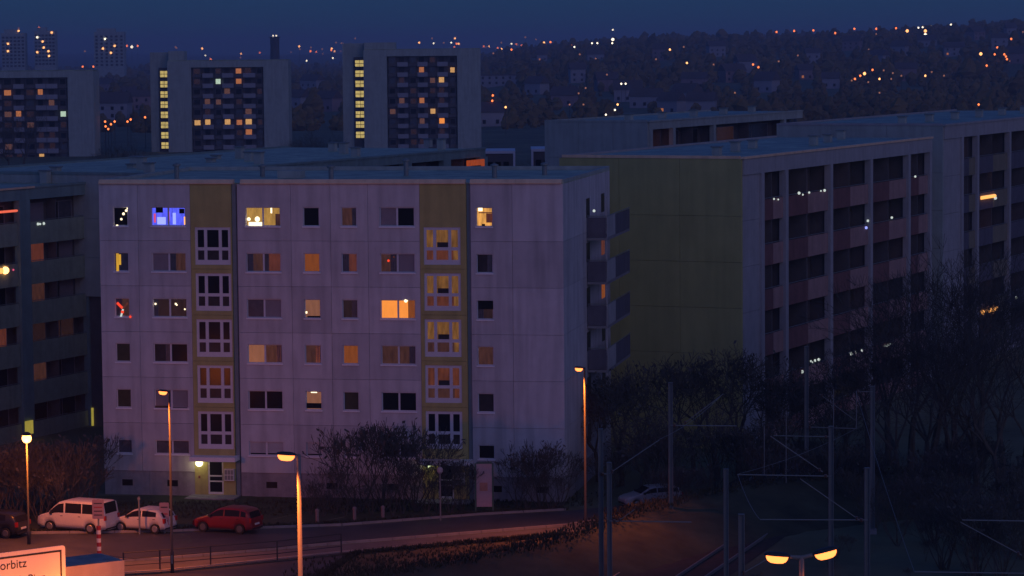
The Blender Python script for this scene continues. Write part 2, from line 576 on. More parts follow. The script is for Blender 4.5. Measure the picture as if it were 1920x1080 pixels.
crest = [at(560, 1100, 146), at(760, 1066, 150), at(990, 1026, 153.5), at(1090, 992, 158), at(1170, 962, 162), at(1250, 940, 166), at(1420, 905, 172), at(1700, 880, 178)]
foot_b = [Vector((c.x - 1.2, c.y + 3.5, 0.0)) for c in crest]
foot_f = [Vector((c.x + 2.5, c.y - 6.5, -0.15)) for c in crest]
terrain('embankment', M_grass, [foot_f, crest, foot_b], 10, 0.07)
vg = [ground(590, 1092), ground(668, 1041), ground(900, 1019), ground(1058, 1006)]
vg2 = [Vector((p.x + 1.0, p.y - 9.0, 0.05)) for p in vg]
vg = [Vector((p.x, p.y, 0.10)) for p in vg]
terrain('grass_verge', mat('lamp_tinted_verge_grass', (0.085, 0.070, 0.035), 1.0, 0.5, 0.5, 0.6), [vg2, vg], 12, 0.05, 5)  # orange lamp light put into the verge colour
# lawn between the parking strip and the buildings
lw = MB()
lawn = [ground(-80, 998), ground(300, 994), ground(640, 982), ground(900, 963), ground(1056, 955)]
back = [Vector((p.x, max(p.y + 3, 183), 0.03)) for p in lawn]
lawn = [Vector((p.x, p.y, 0.03)) for p in lawn]
terrain('lawn', mat('lawn_grass', (0.045, 0.055, 0.025), 1.0, 0.5, 0.4, 0.6), [lawn, back], 10, 0.04, 9)

# tram tracks on the right, rails on a ballast bed
ta, tb_ = ground(1225, 1076), ground(1416, 954)
TR0 = ta + (ta - tb_) * 1.2; TR1 = tb_ + (tb_ - ta) * .9
TR0.z = TR1.z = 0.0
tb = MB()
dtr = (TR1 - TR0).normalized(); ntr = Vector((dtr.y, -dtr.x, 0))
tb.poly([TR0 - ntr * 4 + Vector((0, 0, .02)), TR0 + ntr * 4 + Vector((0, 0, .02)), TR1 + ntr * 4 + Vector((0, 0, .02)), TR1 - ntr * 4 + Vector((0, 0, .02))])
structure('track_bed', tb, mat('ballast', (0.03, 0.028, 0.026), 1.0, 0.5, 2.0, 0.8))
for off in (-3.0, -1.55, 1.55, 3.0):
    rb = MB()
    a = TR0 + ntr * off; b = TR1 + ntr * off
    q = [a - ntr * .035, a + ntr * .035, b + ntr * .035, b - ntr * .035]
    rb.prism([(v.x, v.y) for v in q], 0.02, 0.18)
    tag(rb.build('tram_rail', mat('rail_steel', (0.30, 0.29, 0.29), 0.4, 0.1, 1.0, metal=0.5)), kind='structure')

# grass tufts that break the clean edges of verge, lawn and bank
gt = MB(); r = random.Random(21)
def tuft(p, h):
    for k in range(5):
        a = r.uniform(0, 6.28); w = 0.03
        d = Vector((math.cos(a), math.sin(a), 0)); e = Vector((-d.y, d.x, 0)) * w
        gt.poly([p - e, p + e, p + d * h * 0.5 + Vector((0, 0, h))])
def along(line, n, spread, h):
    for k in range(n):
        t = r.random() * (len(line) - 1); i = int(t); q = line[i].lerp(line[i+1], t - i)
        tuft(Vector((q.x + r.uniform(-1, 1) * spread, q.y + r.uniform(-1, 1) * spread, q.z - 0.02)), h * r.uniform(.5, 1.3))
along(crest, 2600, 1.0, 0.2)
along(vg, 1500, 0.25, 0.22)
along([v.lerp(w, .5) for v, w in zip(vg, vg2)], 2500, 3.2, 0.2)
along(lawn, 1500, 0.4, 0.18)
along([v.lerp(w, .5) for v, w in zip(lawn, back)], 3000, 3.0, 0.18)
tag(gt.build('grass', M_grass), 'rough winter grass on the verges and the bank', 'grass', kind='stuff')

# ================================================================== FRONT APARTMENT BLOCK
PL = at(190, 600, 182.6); PR = at(1057, 600, 177.4)
fang = math.atan2(PR.y - PL.y, PR.x - PL.x)
FB = Frame((PL.x, PL.y), fang)
FW = (Vector((PR.x, PR.y)) - Vector((PL.x, PL.y))).length
FDEPTH = FB.hitx(1143, 345, FW)[0]
front = tag(empty('apartment_block', FB.o, fang),
            'pale six-storey slab block with two yellow stair strips, seen square on in the middle', 'building')
def fx(px, py=600): return FB.hit(px, py)[0]
def fz(py, px=620): return FB.hit(px, py)[1]

TOPZ = fz(345)
rowb = [fz(424.2), fz(510.5), fz(596.8), fz(682.2), fz(769.2), fz(856)]
WH = fz(388.7) - fz(424.2)
rows_z = [(b, b + WH) for b in rowb]
rows_z[5] = (rowb[5], rowb[5] + WH * 0.74)
floor = [fz(y_) for y_ in (345, 452, 538, 625, 711, 798, 889)]
PLINTH = floor[6]

cols = {'c1': (216, 243), 'c2': (287, 350.5), 'c3': (463.5, 528), 'c4': (571, 601), 'c5': (642, 671), 'c6': (714, 779), 'c7': (894.5, 925)}
def crange(c): return fx(cols[c][0]), fx(cols[c][1])
GL, G2, OL, BL, SL = M_glass, M_glass2, M_olive, M_blind, M_slate
panes = [
 dict(c1=[GL], c2=[E_blue, E_blue], c3=[E_pyellow, E_pyellow], c4=[GL], c5=[E_pbrown], c6=[BL, GL], c7=[E_pgold]),
 dict(c1=[SL], c2=[BL, E_pbrown], c3=[E_pbrown, E_pred], c4=[E_porange], c5=[E_pred], c6=[E_pbrown, BL], c7=[G2]),
 dict(c1=[E_pbrown], c2=[E_pdark, E_pdark], c3=[SL, BL], c4=[E_ptan], c5=[E_pdark], c6=[E_pbright, E_pbright], c7=[E_pdark]),
 dict(c1=[OL], c2=[G2, GL], c3=[E_ptan, E_pbrown], c4=[E_pbrown], c5=[E_porange], c6=[E_pbrown, E_pbrown], c7=[E_pbrown]),
 dict(c1=[OL], c2=[BL, BL], c3=[GL, GL], c4=[E_ptan], c5=[OL], c6=[GL, GL], c7=[G2]),
 dict(c1=[SL], c2=[SL, SL], c3=[BL, BL], c4=[BL], c5=[BL], c6=[SL, SL], c7=[GL]),
]
# precast facade panels, one per storey and bay, with real openings
bays = [(185, 262, ['c1']), (262, 360, ['c2']), (448, 548, ['c3']), (548, 622, ['c4']), (622, 692, ['c5']), (692, 789, ['c6']), (884, 962, ['c7']), (962, 1057, [])]
J = 0.009
for r_ in range(6):
    z1 = floor[r_] - J; z0 = floor[r_ + 1] + J
    for (a, b, cs) in bays:
        xa = max(0.0, fx(a)) + (J if a > 185 else 0); xb = min(FW, fx(b)) - J
        if a == 185: xa = 0.0
        if b == 1057: xb = FW
        holes = []
        for c in cs:
            ca, cb = crange(c)
            holes.append((ca, cb, rows_z[r_][0], rows_z[r_][1]))
        MB().panel(xa, xb, z0, z1, 0.0, 0.2, holes).build('wall_panel', M_white, front)
    for c in cols:
        ca, cb = crange(c); z0w, z1w = rows_z[r_]
        w = MB().ring(ca, cb, z0w, z1w, 0.09, 0.16, 0.05)
        n = len(panes[r_][c])
        mids = []
        if n == 2:
            m = (ca + cb) / 2
            w.box(m - 0.055, m + 0.055, 0.08, 0.16, z0w + .045, z1w - .045)
            mids = [(ca + .045, m - .055), (m + .055, cb - .045)]
        else:
            mids = [(ca + .045, cb - .045)]
        win = w.build('window', M_frame, front)
        MB().box(ca - 0.05, cb + 0.05, -0.07, 0.09, z0w - 0.09, z0w - 0.002).build('sill', M_sill, win)
        for (pa, pb), pm in zip(mids, panes[r_][c]):
            zb = z0w + .045; zt = z1w - .045
            if r_ == 5 and c in ('c3', 'c4', 'c5'):      # roller shutter down, a slit open at the foot
                MB().box(pa, pb, 0.115, 0.125, zb, zb + 0.09).build('pane', M_glass, win)
                sh = MB()
                k = 9
                for i in range(k):
                    s0 = zb + 0.1 + (zt - zb - 0.1) * i / k; s1 = zb + 0.1 + (zt - zb - 0.1) * (i + .88) / k
                    sh.box(pa, pb, 0.085, 0.11, s0, s1)
                sh.build('roller_shutter', M_white, win)
                continue
            MB().box(pa, pb, 0.115, 0.125, zb, zt).build('pane', pm, win)
            if pm in (E_pbrown, E_pdark, E_pred, G2) and rnd.random() < .6:   # half drawn inner curtain
                u = rnd.uniform(.25, .5)
                side = rnd.random() < .5
                xa_, xb_ = (pa, pa + (pb - pa) * u) if side else (pb - (pb - pa) * u, pb)
                cu = MB(); kk = 6
                for i in range(kk):
                    t0 = xa_ + (xb_ - xa_) * i / kk; t1 = xa_ + (xb_ - xa_) * (i + 1) / kk
                    cu.poly([(t0, .113 - .008 * (i % 2), zb), (t1, .113 - .008 * ((i + 1) % 2), zb), (t1, .113 - .008 * ((i + 1) % 2), zt), (t0, .113 - .008 * (i % 2), zt)])
                cu.build('curtain', M_slate, win)
        if r_ == 0:
            WIN_TOP = win
        win['pos'] = f'{r_}{c}'
WINS = {o['pos']: o for o in front.children if 'pos' in o}
for o in WINS.values(): del o['pos']

def inwin(px, py, w, h, parent, m, name, y=0.10, d=0.012):
    x, z = FB.hit(px, py)
    s = 31.0
    MB().box(x - w / s / 2, x + w / s / 2, y - d, y, z - h / s / 2, z + h / s / 2).build(name, m, parent)
def bulb(px, py, r_, parent, m, name='bulb', y=0.06):
    x, z = FB.hit(px, py)
    MB().ball((x, y, z), r_ / 31.0).build(name, m, parent)
# Christmas lights and lamps behind the panes
p_ = WINS['0c1']
for q in ((239, 391, 2.2), (236, 395, 2.4), (231, 401, 2.6), (227, 411, 2.2), (219, 423, 2.0)): bulb(*q, p_, E_warm)
p_ = WINS['0c2']
inwin(289.5, 409, 4, 17, p_, E_pink, 'drape'); inwin(302, 414, 17, 14, p_, E_blue2, 'candle_arch', .095)
inwin(316, 406, 2.5, 18, p_, E_pink, 'drape'); inwin(326, 410, 6, 22, p_, E_blue2, 'drape', .097)
inwin(347, 414, 6, 15, p_, E_amber, 'lamp_shade'); inwin(340, 396, 10, 9, p_, M_glass, 'drape', .098)
inwin(298, 394, 14, 10, p_, M_glass, 'drape', .098); bulb(349, 392, 1.6, p_, E_pink)
p_ = WINS['0c3']
bulb(482, 411, 5.0, p_, E_warm, 'table_lamp'); bulb(466, 411, 3.5, p_, E_warm, 'table_lamp'); inwin(478, 420, 26, 7, p_, E_warm, 'lit_shelf')
inwin(521, 412, 11, 22, p_, E_pbrown, 'curtain'); inwin(508, 395, 3, 10, p_, E_warm, 'drape')
p_ = WINS['0c7']
inwin(917, 409, 12, 17, p_, E_pred, 'cupboard'); inwin(910, 399, 26, 2, p_, E_pred, 'shelf'); inwin(900, 393, 8, 6, p_, E_warm, 'wall_lamp'); inwin(906, 422, 6, 4, p_, M_glass, 'plant_pot')
p_ = WINS['1c1']
inwin(219.5, 492, 5, 34, p_, E_curt, 'curtain'); inwin(224, 487, 4, 20, p_, E_curt, 'curtain', .102)
p_ = WINS['1c6']; bulb(728, 489, 2.4, p_, E_redd); bulb(738, 482, 1.6, p_, E_pred)
p_ = WINS['2c1']
def bar(p0, p1, w, parent, m, name):
    a = FB.hit(*p0); b = FB.hit(*p1)
    MB().tube((a[0], .07, a[1]), (b[0], .07, b[1]), w / 62, n=6).build(name, m, parent)
bar((219, 568), (229, 578), 5, p_, E_redd, 'star_ray'); bar((239, 568), (230, 579), 4, p_, E_pred, 'star_ray'); bar((230, 580), (226, 594), 4, p_, E_fairy, 'star_ray')
bulb(229, 585, 3.2, p_, E_redd, 'star_heart'); bulb(244.5, 594, 2.5, p_, E_redd, 'bulb', -.03)
p_ = WINS['2c2']
for q in ((291, 570, 2.0), (329, 570, 2.0), (331, 572, 1.5), (346, 580, 1.6)): bulb(*q, p_, E_warm)
p_ = WINS['2c6']
inwin(771, 580, 13, 33, p_, E_porange, 'curtain'); inwin(754, 580, 4, 33, p_, E_pbright, 'curtain', .103); bulb(760.5, 564, 3.4, p_, E_warm, 'ceiling_lamp'); inwin(757, 562, 14, 4, p_, M_glass, 'curtain_rail', .104)
p_ = WINS['4c4']
inwin(588, 761, 29, 10, p_, M_glass, 'dark_gap'); inwin(588, 736, 12, 2, p_, E_warm, 'ceiling_lamp', .104)
p_ = WINS['4c2']; inwin(304, 764, 30, 6, p_, M_glass2, 'dark_gap'); inwin(337, 766, 29, 4, p_, M_glass2, 'dark_gap')
p_ = WINS['2c4']; inwin(574, 586, 3, 4, p_, E_warm, 'candle'); inwin(588, 594, 26, 3, p_, M_glass, 'dark_gap')
p_ = WINS['2c7']; inwin(910, 572, 29, 16, p_, M_glass, 'dark_gap')

# stair strips
def stair(x0p, x1p, wx0, wx1, mats_up, door_px, lamp, lampmat, right):
    xa, xb = fx(x0p), fx(x1p)
    wz = []
    for k in range(5):
        yt = 426 + 86.3 * k; yb = 496.5 + 86.3 * k
        wz.append((fz(yb, (x0p + x1p) / 2), fz(yt, (x0p + x1p) / 2)))
    wa, wb = fx(wx0), fx(wx1)
    zc = [TOPZ] + [(wz[k][0] + wz[k + 1][1]) / 2 for k in range(4)] + [fz(862)]
    for k in range(5):
        MB().panel(xa + J, xb - J, zc[k + 1] + J, zc[k] - J, -0.02, 0.2, [(wa, wb, wz[k][0], wz[k][1])]).build('stair_panel', M_yellow, front)
        ww = wb - wa
        fr = MB().ring(wa, wb, wz[k][0], wz[k][1], 0.03, 0.12, ww * .075, ww * .13)
        hh = wz[k][1] - wz[k][0]
        zi0 = wz[k][0] + ww * .13; zi1 = wz[k][1] - ww * .075
        zm = zi0 + (zi1 - zi0) * .37
        xi0 = wa + ww * .075; xi1 = wb - ww * .075
        iw = xi1 - xi0; bar_ = ww * .085
        xs_ = [(xi0, xi0 + iw * .21), (xi0 + iw * .21 + bar_, xi1 - iw * .21 - bar_), (xi1 - iw * .21, xi1)]
        fr.box(xs_[0][1], xs_[1][0], 0.035, 0.12, zi0, zi1); fr.box(xs_[1][1], xs_[2][0], 0.035, 0.12, zi0, zi1)
        for (p0, p1) in xs_: fr.box(p0, p1, 0.04, 0.118, zm - bar_ * .5, zm + bar_ * .5)
        w = fr.build('stair_window', M_frame, front)
        for i, (p0, p1) in enumerate(xs_):
            MB().box(p0, p1, .08, .09, zm + bar_ * .5, zi1).build('pane', mats_up[k][0], w)
            MB().box(p0, p1, .08, .09, zi0, zm - bar_ * .5).build('pane', mats_up[k][1], w)
        if mats_up[k][0] in (E_stair, E_stair2):      # stair flight and railing seen through the glass
            MB().box(xs_[1][0] + .05, xs_[1][1], .068, .078, zm + bar_ * .5, zm + bar_ * .5 + .3).build('stair_flight', M_glass2, w)
            MB().box(xs_[2][0] + .12, xs_[2][1], .068, .078, zi0, zm - bar_ * .5).build('lit_wall', E_stair if mats_up[k][0] is E_stair else E_stair2, w)
    # recessed strip beside the stair
    MB().box(xb + .01, fx(x1p + (8 if right else 8)) - .01, 0.12, 0.2, 0.02, TOPZ).build('recess_strip', M_gap, front)
    # entrance
    zt = fz(862)
    da, db = fx(door_px[0], 900), fx(door_px[1], 900)
    dz0, dz1 = fz(931), fz(867)
    dz0 = max(dz0, 0.02)
    MB().panel(xa + J, xb - J, 0.0, zt - .12, 0.02, 0.2, [(da, db, dz0, dz1)]).build('entrance_wall', M_yellow, front)
    MB().box(xa - .05, xb + .25, -1.0, 0.19, zt - .11, zt + .16).build('canopy', M_sill, front)
    ds = MB().ring(da, db, dz0, dz1, 0.06, 0.16, 0.1, 0.14)
    zmid = dz0 + (dz1 - dz0) * .52
    ds.box(da + .1, db - .1, .06, .16, zmid + .0, zmid + .09); ds.box(da + .1, db - .1, .06, .16, zmid - .33, zmid - .25)
    door = ds.build('door', M_frame, front)
    for (p0, p1) in ((dz0 + .14, zmid - .33), (zmid - .25, zmid), (zmid + .09, dz1 - .1)):
        MB().box(da + .1, db - .1, .1, .11, p0, p1).build('pane', M_glass, door)
    MB().tube((db - .05, -.01, zmid - .25), (db - .05, -.01, zmid + .25), .018).build('handle', M_metal, door)
    MB().box(xa - .2, xb + .3, -1.6, 0.0, 0.0, max(.08, dz0 - .02)).build('doorstep', M_plinth, front)
    mb0 = fx(door_px[1] + 3, 890); mb1 = fx(door_px[1] + 21, 890)
    mbx = MB().box(mb0, mb1, -.22, .02, fz(904), fz(882)).build('letter_box_bank', M_signw, front)
    for i in range(3):
        for j in range(2):
            xx = mb0 + (mb1 - mb0) * (.06 + .31 * i); zz = fz(904) + (fz(882) - fz(904)) * (.08 + .45 * j)
            MB().box(xx, xx + (mb1 - mb0) * .26, -.226, -.22, zz, zz + (fz(882) - fz(904)) * .38).build('letter_box_flap', M_metal, mbx)
    lx, lz = fx(lamp[0], lamp[1]), fz(lamp[1], lamp[0])
    lp = MB().ball((lx, -.18, lz), lamp[2], 12, 8)
    lp.smooth = True
    lo = lp.build('entrance_lamp', lampmat, front)
    MB().box(lx - .06, lx + .06, -.1, .02, lz - .05, lz + .05).build('bracket', M_metal, lo)
    ld = bpy.data.lights.new('entrance_light', 'POINT'); ld.energy = lamp[3]; ld.color = (1.0, .85, .45); ld.shadow_soft_size = .2
    l = bpy.data.objects.new('entrance_light', ld); COL.objects.link(l); l.parent = lo; l.location = (lx, -.55, lz)
dk = (M_glass, M_glass2)
stair(360, 437, 368, 435, [dk] * 5, (390, 419), (375, 867, .24, 9.0), E_globe, False)
stair(789, 876, 796, 865, [(E_stair, E_stair2), (E_stair, E_stair2), (E_stair, E_pbrown), (E_stair2, E_pbrown), dk], (822, 851), (804, 870.5, .17, 4.0), E_green, True)
inwin(374, 894, 4, 5, front, E_pred, 'doorbell_panel', -0.0)
# plinth, body, side, roof
for (a, b) in ((185, 360), (448, 789), (884, 1057)):
    xa = 0.0 if a == 185 else fx(a); xb = FW if b == 1057 else fx(b)
    n = max(2, int((xb - xa) / 3.4))
    for i in range(n):
        p0 = xa + (xb - xa) * i / n + .01; p1 = xa + (xb - xa) * (i + 1) / n - .01
        xm = (p0 + p1) / 2
        hole = [(xm - .35, xm + .35, PLINTH - .95, PLINTH - .55)]
        MB().panel(p0, p1, -0.1, PLINTH - J, 0.05, 0.15, hole).build('plinth_panel', M_plinth, front)
        MB().box(xm - .34, xm + .34, .12, .14, PLINTH - .94, PLINTH - .56).build('cellar_window', M_glass, front)
MB().box(0.02, FW - .02, 0.205, FDEPTH - .02, -0.1, TOPZ - .02).build('core', M_core, front)
# cornice: sloped salmon flashing in three lengths with gaps
for (a, b) in ((185, 437), (450, 872), (881, 1053)):
    xa = fx(a, 340); xb = fx(b, 340)
    k = max(1, int((xb - xa) / 2.4))
    for i in range(k):
        p0 = xa + (xb - xa) * i / k + .006; p1 = xa + (xb - xa) * (i + 1) / k - .006
        c = MB(); z0 = TOPZ + .005; z1 = TOPZ + .28
        pr = [(-.12, z0), (-.13, z0 + .04), (.05, z1), (.35, z1), (.35, z0)]
        c.v = [(p0, q[0], q[1]) for q in pr] + [(p1, q[0], q[1]) for q in pr]
        n = len(pr)
        c.f = [(q, n + q, n + (q + 1) % n, (q + 1) % n) for q in range(n)] + [tuple(range(n)), tuple(2 * n - 1 - q for q in range(n))]
        c.build('cornice_flashing', M_cornice, front)
MB().box(0.0, FW, .36, FDEPTH, TOPZ - .015, TOPZ + .06).build('roof', M_roof, front)
rf = [o for o in front.children if o.name.startswith('roof')][0]
MB().box(0.0, FW, FDEPTH - .3, FDEPTH, TOPZ + .062, TOPZ + .3).build('rear_parapet', M_blue, rf)
MB().box(0.0, .3, .4, FDEPTH - .32, TOPZ + .062, TOPZ + .26).build('side_parapet', M_blue, rf)
MB().box(FW - .3, FW, .4, FDEPTH - .32, TOPZ + .062, TOPZ + .26).build('side_parapet', M_blue, rf)
for (u, v_, h_) in ((3.2, 6, .8), (8.0, 9, .6), (13.5, 5, .7), (17.2, 10, .9), (23.5, 7, .7), (26.0, 11, .6)):
    MB().lathe([(.16, 0), (.16, h_), (.26, h_ + .02), (.26, h_ + .12), (.05, h_ + .2)], 10, (u, v_, TOPZ + .06)).build('roof_vent', M_metal, rf)
MB().box(9.5, 11.0, 7, 8.3, TOPZ + .06, TOPZ + .5).build('roof_hatch', M_blue, rf)
# east side: wall panels per storey, balconies near the rear
for r_ in range(6):
    z1 = floor[r_] - J; z0 = floor[r_ + 1] + J
    k = 3
    for i in range(k):
        y0 = .205 + (FDEPTH - .21) * i / k + J; y1 = .205 + (FDEPTH - .21) * (i + 1) / k - J
        p = MB().box(FW - .2, FW + .001, y0, y1, z0, z1).build('side_panel', M_white, front)
        if i > 0:
            ym = (y0 + y1) / 2
            MB().box(FW + .003, FW + .02, ym - .7, ym + .7, z0 + .9, z0 + 2.1).build('pane', E_porange if (r_ in (2,) and i == 2) else (E_pred if r_ == 1 and i == 2 else M_glass2), p)
MB().box(FW - .2, FW + .0, .21, FDEPTH, -.1, PLINTH - J).build('side_plinth', M_plinth, front)
by0 = FB.hitx(1100, 500, FW)[0]
BP = 1.32
by1 = FB.hitx(1181, 500, FW + BP)[0]
for r_ in range(1, 6):
    zt = fz(424 + 86.3 * (r_ - 1), 960); zb = fz(464 + 86.3 * (r_ - 1), 960)
    bal = MB().box(FW + .02, FW + BP, by0, by1, zb - .16, zb).build('balcony', M_slab, front)
    MB().box(FW + .05, FW + BP - .02, by0, by0 + .06, zb + .02, zt).build('balcony_parapet', M_darkp, bal)
    MB().box(FW + BP - .06, FW + BP, by0 + .08, by0 + (by1 - by0) * .35, zb + .02, zt + .05).build('balcony_parapet', M_pillar, bal)
    MB().box(FW + BP - .06, FW + BP, by0 + (by1 - by0) * .35 + .02, by1, zb + .02, zt).build('balcony_parapet', M_darkp, bal)
    MB().tube((FW + .05, by0, zt + .09), (FW + BP, by0, zt + .09), .03).build('handrail', M_metal, bal)
    MB().tube((FW + BP, by0, zt + .09), (FW + BP, by1, zt + .09), .03).build('handrail', M_metal, bal)
    MB().box(FW + BP - .1, FW + BP, by0, by0 + .1, zb, zb + 2.6).build('balcony_post', M_pillar, bal)
MB().ball((FW + .5, by0 - .05, fz(411, 1105)), .09).build('balcony_lantern', E_fairy, front)

# ================================================================== OTHER SLAB BLOCKS
PHI = R(65.5)      # direction of the receding facades, measured from +X

def loggia_block(name, label, fr, length, depth, ztop, sth, nst, bays, pal, gable_m, pillar_m, pw=.5, attic=.95,
                 first=0, lit=None, end_wall=1.2, gable_cols=3, roof_m=None, vents=(), cornice=None, z0=-.2, rec=1.5, ph=(-.2, 1.25)):
    """Slab block: x runs along a facade of loggias between pillars; the gable is the plane x = 0."""
    lit = lit or {}
    b = tag(empty(name, fr.o, fr.a), label, 'building')
    zt = ztop - attic
    low = zt - sth * nst
    # recessed rear wall of the loggias, behind everything
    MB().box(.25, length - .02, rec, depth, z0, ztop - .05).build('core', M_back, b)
    # gable of precast panels
    gp = nst + 1
    for i in range(gp):
        g0 = max(z0, zt - sth * (i + 1) + .35) + .01; g1 = (ztop if i == 0 else zt - sth * i + .35) - .01
        if g1 - g0 < .3: continue
        for j in range(gable_cols):
            d0 = depth * j / gable_cols + .01; d1 = depth * (j + 1) / gable_cols - .01
            MB().box(0, .24, d0, d1, g0, g1).build('gable_panel', gable_m, b)
    # blind end strip beside the first bay
    if end_wall > .1:
        for i in range(nst):
            MB().box(.245, end_wall, 0, rec - .01, zt - sth * (i + 1) + .01, zt - sth * i - .01).build('end_panel', pillar_m, b)
    # attic band
    k = max(2, int(length / 6))
    for i in range(k):
        a0 = .245 + (length - .245) * i / k + .01; a1 = .245 + (length - .245) * (i + 1) / k - .01
        MB().box(a0, a1, -.12, rec - .01, zt + .0, ztop - .02).build('attic_panel', pillar_m, b)
    for i in range(first, nst):
        zf = zt - sth * (i + 1)
        sl = MB().box(end_wall, length, .06, rec - .01, zf - .1, zf + .08).build('floor_slab', M_slab, b)
        for j in range(len(bays) - 1):
            u0 = bays[j] + pw / 2; u1 = bays[j + 1] - pw / 2
            um = (u0 + u1) / 2
            for h in (0, 1):
                a0 = u0 if h == 0 else um + .03; a1 = um - .03 if h == 0 else u1
                pm = pal[(h + (j % 2 if len(pal) > 2 else 0)) % len(pal)] if not callable(pal) else pal(i, j, h)
                MB().box(a0 + .01, a1 - .01, -.02 + .05 * h, .08 + .05 * h, zf + ph[0], zf + ph[1]).build('parapet_panel', pm, b)
                rl = MB().tube((a0, .03 + .05 * h, zf + ph[1] + .08), (a1, .03 + .05 * h, zf + ph[1] + .08), .025, n=5).build('handrail', M_metal, b)
                # glazed door and window in the rear wall
                wa = a0 + (a1 - a0) * .12; wb = a0 + (a1 - a0) * .88
                em = lit.get((i, j, h))
                w = MB().ring(wa, wb, zf + .12, zf + sth - .35, rec - .06, rec - .005, .07)
                wm = wa + (wb - wa) * .36
                w.box(wm - .04, wm + .04, rec - .06, rec - .005, zf + .19, zf + sth - .42)
                wo_ = w.build('window', M_slab, b)
                r_ = rnd.random()
                base_m = M_glass if r_ < .3 else (M_glass2 if r_ < .5 else (M_slate if r_ < .66 else (E_pdark if r_ < .9 else E_pbrown)))
                MB().box(wa + .07, wm - .04, rec - .03, rec - .02, zf + .19, zf + sth - .42).build('pane', em or base_m, wo_)
                MB().box(wm + .04, wb - .07, rec - .03, rec - .02, zf + .19, zf + sth - .42).build('pane', em or (base_m if rnd.random() < .5 else rnd.choice((M_slate, M_blind, M_glass))), wo_)
            MB().box(um - .05, um + .05, .1, rec - .07, zf + .085, zf + sth - .105).build('divider', M_back, b)
    for u in bays:
        MB().box(u - pw / 2 + .012, u + pw / 2 - .012, -.16, .32, low - .2, zt - .005).build('pillar', pillar_m, b)
        MB().box(u - .09, u + .09, .325, rec - .02, low - .2, zt - .01).build('partition', M_back, b)  # inner wall behind the pillar, coloured dark as recess shade
    MB().box(.25, length - .02, .08, rec - .05, z0, low - .21).build('ground_floor_wall', M_plinth, b)
    rf = MB().box(.1, length - .1, .1, depth - .05, ztop - .045, ztop + .02).build('roof', roof_m or M_roof2, b)
    ed = MB().box(0, length, -.2, .12, ztop - .018, ztop + .14).build('roof_edge', cornice or pillar_m, b)
    MB().box(0, length, depth - .2, depth, ztop - .018, ztop + .16).build('roof_edge', pillar_m, b)
    MB().box(-.04, .24, .13, depth - .21, ztop + .002, ztop + .2).build('gable_flashing', cornice or pillar_m, b)
    for (u, v, h, s) in vents:
        vb = MB().box(u - s, u + s, v - s, v + s, ztop + .02, ztop + h).build('roof_vent', M_blue, rf)
        MB().box(u - s - .08, u + s + .08, v - s - .08, v + s + .08, ztop + h + .002, ztop + h + .1).build('vent_cap', M_metal, vb)
    return b

def corner_frame(px, py, Y, ang=PHI):
    p = at(px, py, Y)
    return Frame((p.x, p.y), ang), p.z

def bay_at(fr, pxs, py):
    return [fr.hit(p, py)[0] for p in pxs]

# --- block with the ochre gable, right of the front block
f2, z2 = corner_frame(1390, 298, 200)
gw = -1 * 0
gd = 13.4
b2 = bay_at(f2, [1427, 1472, 1556, 1631, 1702, 1742], 420)
lit2 = {(2, 3, 1): E_pbrown, (5, 2, 0): E_ygreen, (3, 2, 1): E_pred, (1, 3, 0): E_pbrown, (2, 2, 1): E_pdark, (4, 3, 1): E_pbrown, (0, 1, 0): E_pdark}
ochre = loggia_block('loggia_block', 'slab block with a blank ochre gable and reddish balcony fronts at right of centre', f2,
    b2[-1] + .5, gd, z2, 3.13, 6, b2, (M_redp, M_pinkp), M_gable, M_pillar, pw=.62, attic=1.1, lit=lit2, end_wall=b2[0] - .31,
    cornice=M_cornice, vents=[(6 + 7 * k, 4 + (k % 3) * 1.2, .55 + .12 * (k % 2), .28) for k in range(6)])
def balcony_light(parent, fr, px, py, r_, m, yl=.0, name='balcony_light'):
    x, z = fr.hit(px, py, yl)
    MB().ball((x, yl - .05, z), r_).build(name, m, parent)
for q in ((1497, 362, .11), (1504, 365, .07), (1516, 361, .08), (1545, 357, .1), (1538, 358, .06), (1715, 331, .09), (1450, 373, .07), (1458, 374, .06), (1671, 408, .1), (1626, 414, .1)):
    balcony_light(ochre, f2, *q, E_fairy)
balcony_light(ochre, f2, 1623, 427, .11, E_blue2)
for q in ((1503, 697, .12), (1519, 677, .08), (1527, 676, .1), (1534, 674, .11), (1595, 663, .13), (1605, 660, .1), (1615, 657, .09), (1522, 679, .06)):
    balcony_light(ochre, f2, *q, E_fairy)
x0, z0_ = f2.hit(1657, 649, 0); x1, z1_ = f2.hit(1669, 645, 0)
MB().tube((x0, -.1, z0_), (x1, -.1, z1_), .1).build('string_light', E_fairy, ochre)

# --- next block of the row, at the right edge
f3, z3 = corner_frame(1768, 236, 245)
b3 = bay_at(f3, [1802, 1831, 1891, 1949], 380)
b3 += [b3[-1] + (b3[-1] - b3[-2]), b3[-1] + 2 * (b3[-1] - b3[-2])]
lit3 = {(0, 0, 0): E_pred, (2, 1, 0): E_pred, (5, 1, 0): E_pred, (4, 1, 0): E_pbrown, (1, 0, 1): E_pdark}
olive = loggia_block('loggia_block', 'farther slab block at the right edge with two glowing amber balcony strips', f3,
    b3[-1] + .6, 14.5, z3, 3.13, 6, b3, (M_darkp, M_olivep), M_blue, M_pillar, pw=.6, attic=1.1, lit=lit3, end_wall=b3[0] - .3,
    vents=[(5 + 8 * k, 5, .6, .3) for k in range(6)])
for (xa, ya, xb, yb, w_) in ((1838, 371, 1863, 367, .16), (1839, 586, 1866, 578, .2)):
    p0 = f3.hit(xa, ya, 0); p1 = f3.hit(xb, yb, 0)
    MB().tube((p0[0], -.1, p0[1]), (p1[0], -.1, p1[1]), w_).build('amber_light_strip', E_amber, olive)
